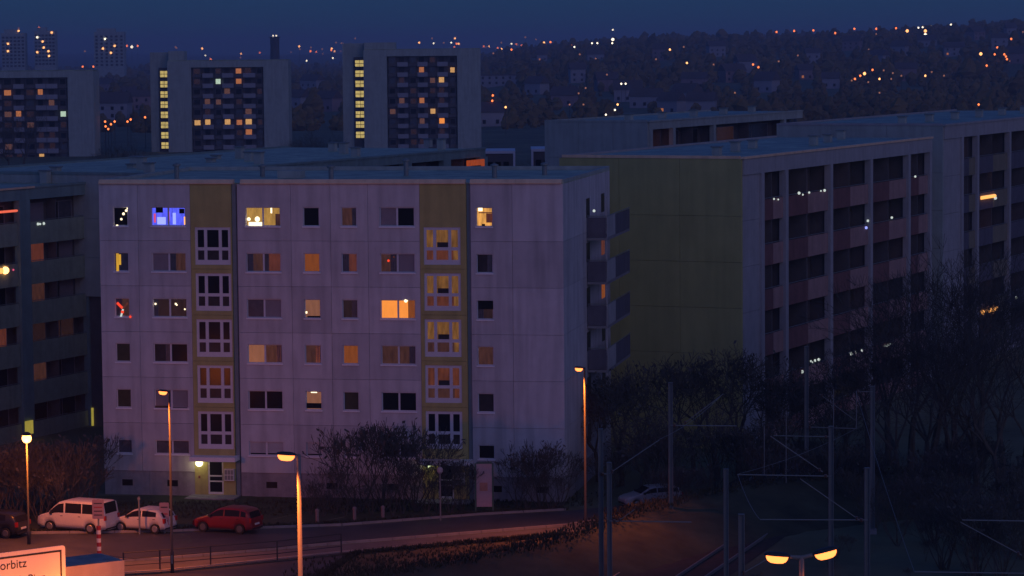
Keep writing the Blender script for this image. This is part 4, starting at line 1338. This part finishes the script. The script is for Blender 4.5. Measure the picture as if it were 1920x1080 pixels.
# ================================================================== SIGNS AND SMALL STREET FURNITURE
# direction sign on a gantry, lower left
Ys = 110.0
pr = at(122, 1022, Ys); pl_ = at(0, 1031.5, 108.3)
sang = math.atan2(pr.y - pl_.y, pr.x - pl_.x)
sg = tag(empty('direction_sign', (pr.x, pr.y, 0), sang), 'large white direction sign with black border lit orange at the lower left corner', 'road sign')
SW, SH = 5.2, 3.0
def rounded(w0, w1, h0, h1, r_, y, th, mb):
    pts = []
    for (cx, cz, a0) in ((w1 - r_, h1 - r_, 0), (w0 + r_, h1 - r_, 90), (w0 + r_, h0 + r_, 180), (w1 - r_, h0 + r_, 270)):
        for k in range(7):
            a = R(a0 + 15 * k)
            pts.append((cx + r_ * math.cos(a), cz + r_ * math.sin(a)))
    n = len(pts); b = len(mb.v)
    mb.v += [(q[0], y, q[1]) for q in pts] + [(q[0], y + th, q[1]) for q in pts]
    mb.f.append(tuple(b + k for k in range(n))); mb.f.append(tuple(b + 2 * n - 1 - k for k in range(n)))
    for k in range(n): mb.f.append((b + k, b + n + k, b + n + (k + 1) % n, b + (k + 1) % n))
    return mb
zt = pr.z
rounded(-SW, 0, zt - SH, zt, .12, 0, .05, MB()).build('sign_plate', M_signw, sg)
bd = MB(); s = F / Ys
bi = 8.0 / s; bt = 3.6 / s
bd.ring(-SW + bi, -bi, zt - SH + bi, zt - bi, -.006, -.002, bt); bd.build('border', M_signk, sg)
def text(body, px, py, size_px, parent):
    cu = bpy.data.curves.new('lettering', 'FONT'); cu.body = body; cu.size = size_px / s * 1.42; cu.extrude = .001
    cu.materials.append(M_signk)
    o = bpy.data.objects.new('lettering', cu); COL.objects.link(o); o.parent = parent
    c = Vector((0, 0, CAMH)); d = ray(px, py); fr = Frame((pr.x, pr.y), sang)
    x, z = fr.hit(px, py, -.01)
    bpy.context.view_layer.update()
    me = bpy.data.meshes.new_from_object(o.evaluated_get(bpy.context.evaluated_depsgraph_get()))
    bpy.data.objects.remove(o, do_unlink=True)
    o = bpy.data.objects.new('lettering', me); COL.objects.link(o); o.parent = parent
    o.location = (x, -.008, z); o.rotation_euler = (R(90), 0, 0)
    return o
text('Gorbitz', -15.5, 1071.5, 16.5, sg)
text('l  Pier', 36, 1096, 16.5, sg)
MB().tube((-SW + .7, .16, 0), (-SW + .7, .16, zt - .1), .11, n=10).build('post', M_metal, sg)
MB().tube((-.7, .16, 0), (-.7, .16, zt - .3), .11, n=10).build('post', M_metal, sg)
# floodlights added unseen below the plate to light the sign and shelter
for fxp, aim_, pw_ in ((-3.6, (0, .75, 1), 750), (-1.0, (.1, .75, 1), 900), (.35, (.28, 1,   .45), 1500)):
    zb = zt - SH - .7
    arm_ = MB().tube((fxp, .12, zb + .75), (fxp, -2.4, zb), .04, n=6).build('added_floodlight_arm', M_metal, sg)
    fl = MB().box(fxp - .3, fxp + .3, -2.65, -2.35, zb - .12, zb + .06).build('added_floodlight', M_postd, sg)
    MB().box(fxp - .26, fxp + .26, -2.60, -2.40, zb + .062, zb + .08).build('lens', E_sod, fl)
    sodium(fl, (fxp, -2.5, zb + .25), pw_, 100, aim_)
# cabinet roof beside it
p0 = at(126, 1063, 113); p1 = at(233, 1052, 114.4)
kang = math.atan2(p1.y - p0.y, p1.x - p0.x)
kb = tag(empty('shelter', (p0.x, p0.y, 0), kang), 'flat-roofed shelter lit orange beside the large direction sign', 'shelter')
KW = (Vector((p1.x, p1.y)) - Vector((p0.x, p0.y))).length
MB().box(-.6, KW, 0, 2.0, p0.z - .95, p0.z).build('roof', mat('shelter_fascia', (.5, .42, .36), .7, .1, 1.5, grime=.2), kb)
MB().box(-.5, KW - .15, .1, 1.9, p0.z + .002, p0.z + .03).build('roof_sheet', M_plinth, kb)
for (x_, y_) in ((-.3, .2), (KW - .4, .2), (-.3, 1.8), (KW - .4, 1.8)):
    MB().tube((x_, y_, 0), (x_, y_, p0.z - .96), .07, n=8).build('leg', M_metal, kb)

def sign_post(label, px, ybase, ytop, w_px, h_px, striped, plate_m, rows):
    p = ground(px, ybase); s_ = F / p.y
    h = (ybase - ytop) / s_
    root = tag(empty('road_sign', (p.x, p.y, 0)), label, 'road sign')
    r_ = .05
    if striped:
        k = 7
        for i in range(k):
            z0 = h * .52 * i / k; z1 = h * .52 * (i + 1) / k
            MB().tube((0, 0, z0), (0, 0, z1 - .002), .12 if striped else r_, n=10).build('stripe', M_signr if i % 2 == 0 else M_signw, root)
        MB().tube((0, 0, h * .52), (0, 0, h), r_, n=8).build('post', M_metal, root)
    else:
        MB().tube((0, 0, 0), (0, 0, h), r_, n=8).build('post', M_metal, root)
    w = w_px / s_; hh = h_px / s_
    pm = mat('sign_mauve', (.36, .24, .27), .6, .06)
    pl2 = rounded(-w / 2, w / 2, h - hh, h, .05, -.1, .03, MB()).build('sign_plate', plate_m, root)
    for i in range(rows):
        z = h - hh * (.2 + .6 * i / max(1, rows - 1))
        MB().box(-w * .36, w * .36, -.106, -.102, z - hh * .025, z + hh * .025).build('sign_print', M_signr if i == 1 else M_signk, pl2)
    return root
sign_post('faded temporary sign on a red and white striped post in front of the van', 186, 1040, 934, 22, 37, True, mat('sign_mauve', (.36, .24, .27), .6, .06), 4)
sg2 = sign_post('narrow upright parking sign behind the white hatchback', 309, 1000, 941, 18, 43, False, mat('sign_mauve', (.36, .24, .27), .6, .06), 3)
sign_post('thin signpost between the white cars with no plate visible', 262, 1002, 930, 5, 6, False, M_metal, 1)
# small lamp-like post near second entrance
p = ground(826, 976)
sp = tag(empty('path_light', (p.x, p.y, 0)), 'small unlit path light on a thin post before the second entrance', 'lamp')
hh = (976 - 886) / (F / p.y)
MB().tube((0, 0, 0), (0, 0, hh), .045, .035, 8).build('post', M_post, sp)
MB().lathe([(.08, 0), (.16, .1), (.17, .28), (.1, .36)], 12, (0, 0, hh)).build('lantern', mat('frosted_lantern', (.5, .42, .42), .5, .05), sp)
MB().box(-.9, 1.2, -.03, .03, hh + .75, hh + .83).build('crossbar', M_metal, sp)
MB().tube((0, 0, hh + .3), (0, 0, hh + .8), .03, n=6).build('stem', M_metal, sp)
# tall pink board in front of the facade
p0 = ground(892, 962); s_ = F / p0.y
bo = tag(empty('information_board', (p0.x, p0.y, 0)), 'tall narrow pink board on a green frame below the right-hand windows', 'board')
bw = 31 / s_; bh = (962 - 868) / s_
MB().box(.06, bw, -.05, .05, .38, bh).build('panel', M_board, bo)
MB().box(-.05, .05, -.08, .08, 0, bh + .02).build('frame_post', M_boardf, bo)
MB().box(bw + .01, bw + .11, -.08, .08, 0, bh + .02).build('frame_post', M_boardf, bo)
MB().box(.06, bw, -.06, .06, bh + .002, bh + .1).build('frame_rail', M_boardf, bo)
MB().box(.25, bw - .25, -.06, -.052, bh * .45, bh * .62).build('print', mat('board_print', (.55, .22, .14), .6, .2, 3.0), bo)
# bollards
for (px, py, n_) in ((595, 980, 'leftmost'), (665, 976, 'middle'), (718, 974, 'rightmost')):
    p = ground(px, py)
    b_ = MB().lathe([(.10, 0), (.10, .62), (.12, .64), (.12, .76), (.05, .82)], 12)
    tag(b_.build('bollard', mat('bollard_paint', (.28, .20, .19), .7, .1), None, (p.x, p.y, 0)), f'short bollard at the far kerb under the bushes, {n_} of three', 'bollard', 'bollards at the far kerb')
# pedestrian railing along the pavement
rl = [ground(x_, y_, .12) for x_, y_ in ((232, 1073), (300, 1068), (395, 1060), (520, 1050), (640, 1036))]
ra = tag(empty('pedestrian_railing', rl[0]), 'dark steel pedestrian railing along the orange-lit pavement', 'railing')
for i, q in enumerate(rl):
    d = q - rl[0]
    MB().tube(d, d + Vector((0, 0, 1.05)), .04, n=8).build('post', M_postd, ra)
    if i:
        e = rl[i - 1] - rl[0]
        for hgt in (.35, .7, 1.02):
            MB().tube(e + Vector((0, 0, hgt)), d + Vector((0, 0, hgt)), .025, n=6).build('rail', M_postd, ra)

# ================================================================== TREES AND SHRUBS
def tree_meshes(seed, H, spread, depth=6, stems=1, leaf=0.0, up=.35, trunk_frac=.25, r0=None):
    """Bare winter tree: returns (trunk and limbs mesh, twig crown mesh)."""
    r = random.Random(seed)
    tr = MB(); tw = MB()
    r0 = r0 or H * .018
    maxd = depth
    def grow(p, d, L, rad, lev):
        segs = 3 if lev < 3 else 2
        for i in range(segs):
            q = p + d * (L / segs)
            rr = rad * (1 - .12)
            if lev <= 2:
                tr.tube(p, q, rad, rr, 6 if lev < 2 else 5, caps=False)
            else:
                tw.tube(p, q, max(rad, .013), max(rr, .010), 3, caps=False)
            d = (d + Vector((r.uniform(-1, 1), r.uniform(-1, 1), r.uniform(-.5, 1))) * .16).normalized()
            p = q; rad = rr
        if lev >= maxd:
            if leaf > 0:
                for _ in range(3):
                    if r.random() < leaf:
                        c = p + Vector((r.uniform(-.2, .2), r.uniform(-.2, .2), r.uniform(-.2, .2)))
                        a = Vector((r.uniform(-1, 1), r.uniform(-1, 1), r.uniform(-1, 1))) * .10
                        b = Vector((r.uniform(-1, 1), r.uniform(-1, 1), r.uniform(-1, 1))) * .10
                        tw.poly([c - a, c + b, c + a, c - b])
            return
        n = r.choice((2, 3, 3)) if lev > 0 else r.choice((3, 4, 5))
        if lev == 1: n += 1
        for k in range(n):
            ang = 6.28 * (k + r.random()) / n
            side = d.orthogonal().normalized()
            side = Matrix.Rotation(ang, 3, d) @ side
            sp = spread * r.uniform(.6, 1.25)
            nd = (d + side * sp + Vector((0, 0, up * r.uniform(0, .6)))).normalized()
            grow(p, nd, L * r.uniform(.62, .86), rad * r.uniform(.55, .72), lev + 1)
    L0 = H * trunk_frac
    for s_ in range(stems):
        if stems == 1:
            grow(Vector((0, 0, 0)), Vector((r.uniform(-.05, .05), r.uniform(-.05, .05), 1)).normalized(), L0, r0, 0)
        else:
            a = 6.28 * (s_ + r.random()) / stems; k = r.uniform(.1, .75)
            grow(Vector((math.cos(a) * .08, math.sin(a) * .08, 0)), Vector((math.cos(a) * k, math.sin(a) * k, 1)).normalized(), L0, r0, 1)
    zmax = max(v[2] for v in tw.v)
    f = H / zmax
    for mb in (tr, tw): mb.v = [(v[0] * f, v[1] * f, v[2] * f) for v in mb.v]
    return tr.mesh('trunk', M_bark), tw.mesh('crown', M_twig)
TALL = [tree_meshes(100 + k, 15.0, .62, 6, leaf=.0) for k in range(4)]
MIDT = [tree_meshes(200 + k, 9.0, .70, 6, leaf=.04, trunk_frac=.2) for k in range(3)]
SHRUB = [tree_meshes(300 + k, 4.5, .5, 5, stems=6, leaf=.05, trunk_frac=.28, r0=.04, up=.5) for k in range(4)]
def plant(name, me, loc, s, rz, label, cat, group, sz=None):
    o = empty(name, loc, rz); tag(o, label, cat, group)
    o.scale = (s, s, sz or s)
    link_mesh('trunk' if cat == 'tree' else 'stems', me[0], o)
    link_mesh('crown', me[1], o)
    return o
tr_ = random.Random(5)
# shrubs before the facade
k = 0
for (px, py, Y, h, lab) in ((575, 965, 173.5, 2.3, 'low dark shrub at the left end of the row before the facade'),
                            (622, 966, 173.8, 3.2, 'dense shrub right of the tall near lamp, before the facade'),
                            (668, 966, 174.0, 5.3, 'tall bare shrub covering the second column of windows from the centre'),
                            (712, 962, 174.4, 5.6, 'tallest bare shrub left of the second stair strip'),
                            (748, 962, 173.6, 3.7, 'low dense shrub at the foot of the tallest bare shrub'),
                            (775, 958, 174.6, 5.0, 'bare shrub reaching the second stair strip from the left'),
                            (816, 960, 174.2, 3.4, 'shrub hiding the second entrance door'),
                            (860, 957, 174.6, 3.2, 'shrub between the second entrance and the pink board'),
                            (968, 952, 175.2, 3.6, 'bare shrub just right of the pink board'),
                            (1010, 950, 175.0, 4.2, 'bare shrub before the blank right end of the facade'),
                            (1048, 948, 175.0, 3.6, 'dark shrub at the right corner of the pale block')):
    p = ground(px, py); q = Vector((0, 0, 0))
    X = (px - 960) / F * Y
    plant('shrub', SHRUB[k % 4], (X, Y, 0), h / 4.5 * 1.0, tr_.uniform(0, 6.28), lab, 'shrub', 'shrubs before the pale block'); k += 1
for (px, Y, h) in ((640, 172.9, 2.0), (690, 173.0, 2.2), (730, 172.9, 2.1), (795, 173.2, 2.2), (840, 173.4, 2.3), (600, 172.6, 1.7), (985, 174.4, 2.2), (1030, 174.4, 2.4)):
    plant('shrub', SHRUB[k % 4], ((px - 960) / F * Y, Y, 0), h / 4.5, tr_.uniform(0, 6.28), 'low undergrowth shrub filling the gaps in the row before the facade', 'shrub', 'low undergrowth before the pale block'); k += 1
# trees on the right, dense and dark
ORD = ['first', 'second', 'third', 'fourth', 'fifth', 'sixth', 'seventh', 'eighth', 'ninth', 'tenth', 'eleventh', 'twelfth', 'thirteenth', 'fourteenth', 'fifteenth', 'sixteenth', 'seventeenth', 'eighteenth', 'nineteenth', 'twentieth']
k = 0
MEDN = 0
for (px, Y, h, lab) in sorted(((1120, 186, 8.5, None), (1165, 184, 9.2, None), (1212, 187, 9.5, None), (1255, 185, 10.2, None), (1300, 188, 9.6, None), (1345, 186, 10.4, None), (1385, 188, 10.8, None), (1425, 186, 9.5, None), (1468, 188, 8.6, None), (1505, 186, 8.2, None),
                        (1550, 188, 9.0, None), (1590, 187, 10.0, None), (1630, 189, 11.0, None), (1200, 178, 7.0, None), (1330, 179, 7.4, None), (1450, 178, 7.0, None), (1560, 180, 7.4, None)), key=lambda q: q[0]):
    plant('bare_tree', MIDT[k % 3], ((px - 960) / F * Y, Y, 0), h * .82 / 9.0, tr_.uniform(0, 6.28), f'medium bare tree before the ochre gable and balconies, {ORD[MEDN]} from the left', 'tree', 'medium bare trees before the right blocks'); k += 1; MEDN += 1
TALN = 0
for (px, Y, h) in sorted(((1668, 192, 14.0), (1712, 188, 15.5), (1755, 190, 16.5), (1800, 187, 15.0), (1842, 191, 15.5), (1885, 186, 14.5), (1930, 190, 15.5), (1690, 178, 11.5), (1740, 180, 12.5), (1785, 176, 12.0), (1835, 178, 13.0), (1880, 175, 12.0), (1930, 176, 12.5))):
    plant('bare_tree', TALL[k % 4], ((px - 960) / F * Y, Y, 0), h * .93 / 15.0, tr_.uniform(0, 6.28), f'tall bare tree in the stand at the right edge, {ORD[TALN]} from the left', 'tree', 'tall bare trees at the right edge'); k += 1; TALN += 1
# undergrowth of shrubs on the right, along the track
for i in range(46):
    px = tr_.uniform(1110, 1960); Y = tr_.uniform(172, 184) if px < 1620 else tr_.uniform(150, 182)
    h = tr_.uniform(2.6, 4.6)
    plant('shrub', SHRUB[k % 4], ((px - 960) / F * Y, Y, 0), h / 4.5, tr_.uniform(0, 6.28), 'bare shrub in the dark thicket behind the tram masts', 'shrub', 'thicket behind the tram masts'); k += 1
for i in range(40):
    px = tr_.uniform(1130, 1900); Y = tr_.uniform(128, 170)
    X = (px - 960) / F * Y
    w_ = (Vector((X, Y, 0)) - TR0).dot(ntr)
    if abs(w_) < 4.8: continue
    plant('shrub', SHRUB[k % 4], (X, Y, 0), tr_.uniform(.6, 1.6) / 4.5, tr_.uniform(0, 6.28), 'knee-high bare scrub on the dark ground beside the tram track', 'shrub', 'low scrub beside the tram track', tr_.uniform(.6, 1.3) / 4.5); k += 1
# hedge mass left, behind the parked cars
for i in range(16):
    px = -20 + i * 14 + tr_.uniform(-5, 5); Y = tr_.uniform(171, 179)
    if px > 168: continue
    plant('shrub', SHRUB[k % 4], ((px - 960) / F * Y, Y, 0), tr_.uniform(3.2, 4.8) / 4.5, tr_.uniform(0, 6.28), f'dark shrub in the hedge behind the parked van, {ORD[i]} from the left edge', 'shrub', 'hedge behind the parked cars'); k += 1
# trees between the far towers
for i, (px, Y, h) in enumerate(((190, 420, 12), (215, 440, 13), (240, 430, 12), (262, 450, 13), (20, 640, 13), (45, 660, 14), (560, 520, 11), (590, 540, 12), (618, 530, 12), (920, 430, 9), (945, 440, 10), (975, 450, 10), (1005, 440, 9), (1030, 455, 10))):
    plant('bare_tree', TALL[i % 4], ((px - 960) / F * Y, Y, 0), h / 15.0 * 1.1, tr_.uniform(0, 6.28), 'bare tree standing between the roofs and the slab towers', 'tree', 'trees between roofs and towers')

# ================================================================== FAR WOODS, HOUSES AND LIGHTS
fw = MB(); r = random.Random(77)
def crown(c, rad, h):
    """Rounded, lumpy winter crown on a short stem."""
    n, m = 7, 4; b = len(fw.v)
    ox, oy = r.uniform(-.3, .3) * rad, r.uniform(-.3, .3) * rad
    for j in range(m + 1):
        t = j / m; rr = rad * (math.sin(math.pi * (t * .80 + .14)) ** .55)
        for q in range(n):
            a = 6.28 * q / n + j * .45; k = r.uniform(.55, 1.2)
            fw.v.append((c.x + ox * t + rr * k * math.cos(a), c.y + oy * t + rr * k * math.sin(a), c.z + h * (.12 + .88 * t) * r.uniform(.86, 1.1)))
    for j in range(m):
        for q in range(n):
            a0 = b + j * n + q; a1 = b + j * n + (q + 1) % n
            fw.f.append((a0, a1, a1 + n, a0 + n))
    fw.f.append(tuple(b + m * n + q for q in range(n)))
spots = [(1010, 1500), (1062, 1300), (1085, 1700), (1140, 1500), (1180, 1350), (1215, 1250), (1262, 1150), (1290, 1300), (1305, 1500), (1318, 1120), (1375, 1600), (1400, 1800), (1440, 1450), (1510, 1650), (1525, 2000), (1560, 1500), (1600, 2300), (1650, 1900), (1690, 2100), (1740, 2300), (1790, 2000), (1830, 2400), (1875, 2100), (1895, 2500), (1905, 1800), (1700, 1600), (1345, 2200), (1240, 2100), (1120, 2300), (1020, 2400), (560, 1400), (590, 1900), (620, 1300), (220, 1200), (245, 1600), (200, 2000), (262, 1400)]
clear = spots + [(940, 1750), (915, 1040)]
for i in range(12500):
    px = r.uniform(-120, 2060)
    Y = math.exp(r.uniform(math.log(1000), math.log(4600)))
    X = (px - 960) / F * Y
    w_ = 22 if r.random() < .8 else 8
    if any(abs(px - a) < w_ * (1.7 if a == 940 else 1) and Yh - 260 < Y < Yh + 15 for a, Yh in clear): continue
    s_ = math.exp(r.gauss(0, .28)) * (.72 if Y < 1500 else 1.0)
    crown(Vector((X, Y, hz(X, Y) - .5)), 2.5 * s_, 5.4 * s_ * r.uniform(.8, 1.2))
tag(fw.build('far_wood', M_wood), 'dark far-off woods covering the valley and the hill', 'wood', kind='stuff')

def house(px, Y, w, d, h, rz, label, flat=False, wall=None, lit=False):
    X = (px - 960) / F * Y; z = hz(X, Y)
    o = tag(empty('house', (X, Y, z), rz), label, 'house', 'houses on the far slope')
    MB().box(-w / 2, w / 2, -d / 2, d / 2, -1, h).build('wall', wall or M_farwall, o)
    if flat:
        MB().box(-w / 2 - .3, w / 2 + .3, -d / 2 - .3, d / 2 + .3, h + .01, h + .6).build('roof', M_farroof, o)
    else:
        rf_ = MB(); e = .5
        rf_.v = [(-w/2-e, -d/2-e, h), (w/2+e, -d/2-e, h), (w/2+e, d/2+e, h), (-w/2-e, d/2+e, h), (-w/2-e, 0, h + d * .45), (w/2+e, 0, h + d * .45)]
        rf_.f = [(0, 1, 5, 4), (2, 3, 4, 5), (1, 2, 5), (3, 0, 4), (3, 2, 1, 0)]
        ro = rf_.build('roof', M_farroof, o)
        MB().box(w * .2, w * .2 + .8, -.4, .4, h + d * .25, h + d * .45 + 1.0).build('chimney', M_farroof, ro)
    n = max(2, int(w / 4))
    for j in range(max(1, int(h / 3))):
        for i in range(n):
            x_ = -w / 2 + w * (i + .5) / n
            MB().box(x_ - .6, x_ + .6, -d / 2 - .08, -d / 2 - .01, 1 + j * 3, 2.4 + j * 3).build('window', E_to if (lit and i == 0 and j == 0) else M_glass, o)
house(940, 1750, 24, 10, 6, .05, 'long flat-roofed hall to the right of the right-hand lit tower', True)
house(915, 1040, 10, 8, 5, .4, 'small pale house at the foot of the right-hand lit tower')
for i, (px, Y) in enumerate(sorted(spots)):
    house(px, Y, tr_.uniform(8, 14), tr_.uniform(7, 10), tr_.uniform(4.5, 8), tr_.uniform(-.7, .7), 'small pitched-roof house lost among dark trees on the far slope', False, M_farwall if i % 3 else mat('far_rose_wall', (.30, .22, .23), .9, .1, .1), i % 4 == 0)

LIGHTS = '''73,52,r 35,53,d 18,130,r 155,125,r 175,125,r 238,86,r 247,88,W 258,86,r 159,96,d 197,228,r 198,237,r 203,242,r 208,233,r 215,228,r 239,228,r 245,224,r 272,220,r
385,104,w 395,111,r 452,101,o 451,108,d 487,99,r 512,67,w 518,67,w 546,98,d 582,96,r 593,97,r 621,94,r 575,114,w 624,109,w 630,80,d 640,81,d 562,92,d
786,80,o 810,72,d 813,81,w 846,80,w 853,72,o 860,82,o 852,88,r 907,86,d 933,90,r 940,80,d 959,82,w 968,83,r 978,85,r 985,82,r 1020,80,o 1032,79,r 1077,88,w 1110,81,w 1120,81,w 1149,56,w 1149,74,W 1148,81,w 925,100,d 1005,74,d 985,70,d
924,179,r 923,189,r 948,201,o 1068,196,d 1085,175,d 1098,165,d 1094,196,d 1158,196,o 1153,206,w 1136,215,w 1165,157,w 1173,157,w
1456,60,r 1489,58,r 1525,57,r 1564,57,r 1566,62,r 1602,54,r 1643,54,r 1643,64,d 1655,64,r 1680,53,r 1701,58,O 1730,51,w 1722,52,w 1735,58,O 1735,65,W 1746,50,w 1783,46,w 1412,121,r 1422,126,r 1460,115,d 1653,121,r 1636,131,r 1621,138,O 1613,142,r 1603,148,r 1597,151,d 1649,148,o 1671,148,d 1628,154,d 1735,142,o 1657,132,d 1690,142,d 1770,142,d
1839,101,O 1870,89,r 1865,102,r 1883,102,r 1886,106,r 1888,111,r 1896,73,r 1850,123,r 1835,196,r 1272,213,r 1918,60,d'''.split()
lr = random.Random(12)
for i in range(20):
    LIGHTS.append(f"{lr.uniform(560, 1300):.0f},{lr.uniform(72, 96):.0f},{lr.choice('dddor')}")
for i in range(12):
    LIGHTS.append(f"{lr.uniform(1050, 1910):.0f},{lr.uniform(80, 190):.0f},{lr.choice('dddddor')}")
for i in range(7):
    LIGHTS.append(f"{lr.uniform(230, 640):.0f},{lr.uniform(88, 104):.0f},{lr.choice('ddo')}")
LM = {'r': (E_sodfar, 2.0), 'o': (E_sodfar2, 2.0), 'O': (E_sodfar2, 2.9), 'w': (E_whfar, 1.7), 'W': (E_whfar, 2.8), 'd': (E_dim, 1.7)}
def zone(px, py):
    if py < 115 and px < 1300: return 'along the horizon of the town', 'town lights on the horizon'
    if py < 70: return 'in the row along the top of the right-hand hill', 'lights along the hill top'
    if px < 300: return 'in the cluster between the left-hand towers', 'lights between the left towers'
    if px > 1780: return 'in the cluster on the hill at the right edge', 'lights at the right edge of the hill'
    return 'scattered on the dark slope behind the roofs', 'lights on the dark slope'
CN = {'r': 'red-orange', 'o': 'orange', 'O': 'bright orange', 'w': 'whitish', 'W': 'bright whitish', 'd': 'faint'}
for t in LIGHTS:
    px, py, c = t.split(','); px = float(px); py = float(py)
    # walk along the sight line until a lamp of normal height would stand on the land
    best = None
    Y = 500.0
    while Y < 9000:
        p = at(px, py, Y)
        if p.z - hz(p.x, Y) < 9.0: best = Y; break
        Y *= 1.02
    if best is None: best = 5200.0 if px < 1250 else 3000.0
    p = at(px, py, best)
    m, rp = LM[c]
    rad = rp * best / F
    z0 = hz(p.x, best)
    root = empty('distant_lamp', (p.x, best, z0))
    lab, grp = zone(px, py)
    tag(root, f'{CN[c]} distant lamp {lab}', 'lamp', grp)
    hh = max(1.0, p.z - z0)
    b_ = MB().lathe([(rad * .35, -rad), (rad * .85, -rad * .5), (rad, 0), (rad * .85, rad * .5), (rad * .35, rad)], 8, (0, 0, hh)); b_.smooth = True
    b_.build('lantern', m, root)
    MB().tube((0, rad * .3, 0), (0, rad * .3, hh - rad * .6), max(.08, rad * .12), n=5).build('post', M_postd, root)
# tall chimney-like mast with a light on the skyline
p0 = at(515, 69, 2300); x0 = p0.x
tw_ = tag(empty('chimney', (p0.x, 2300, 0)), 'dark stubby chimney with a pale light on top, on the skyline between the towers', 'chimney')
MB().lathe([(4.2, 0), (3.4, p0.z * .8), (3.6, p0.z - .5)], 10).build('shaft', M_far, tw_)
MB().box(-4.5, 4.5, -3, 3, p0.z - .45, p0.z - .1).build('top_platform', M_far, tw_)

# ================================================================== HAZE
hb = MB().box(-7700, 7700, -40, 12800, -2.5, 75)
hz_o = hb.build('haze', MATS['asphalt'])
hm = bpy.data.materials.new('evening_haze'); hm.use_nodes = True
for n_ in list(hm.node_tree.nodes): hm.node_tree.nodes.remove(n_)
pv = hm.node_tree.nodes.new('ShaderNodeVolumePrincipled')
pv.inputs['Color'].default_value = (.75, .82, 1.0, 1)
pv.inputs['Density'].default_value = 0.00022
pv.inputs['Anisotropy'].default_value = 0.0
om = hm.node_tree.nodes.new('ShaderNodeOutputMaterial')
hm.node_tree.links.new(pv.outputs[0], om.inputs['Volume'])
hz_o.data.materials.clear(); hz_o.data.materials.append(hm)
tag(hz_o, 'thin evening haze lying over the whole valley', 'haze', kind='stuff')
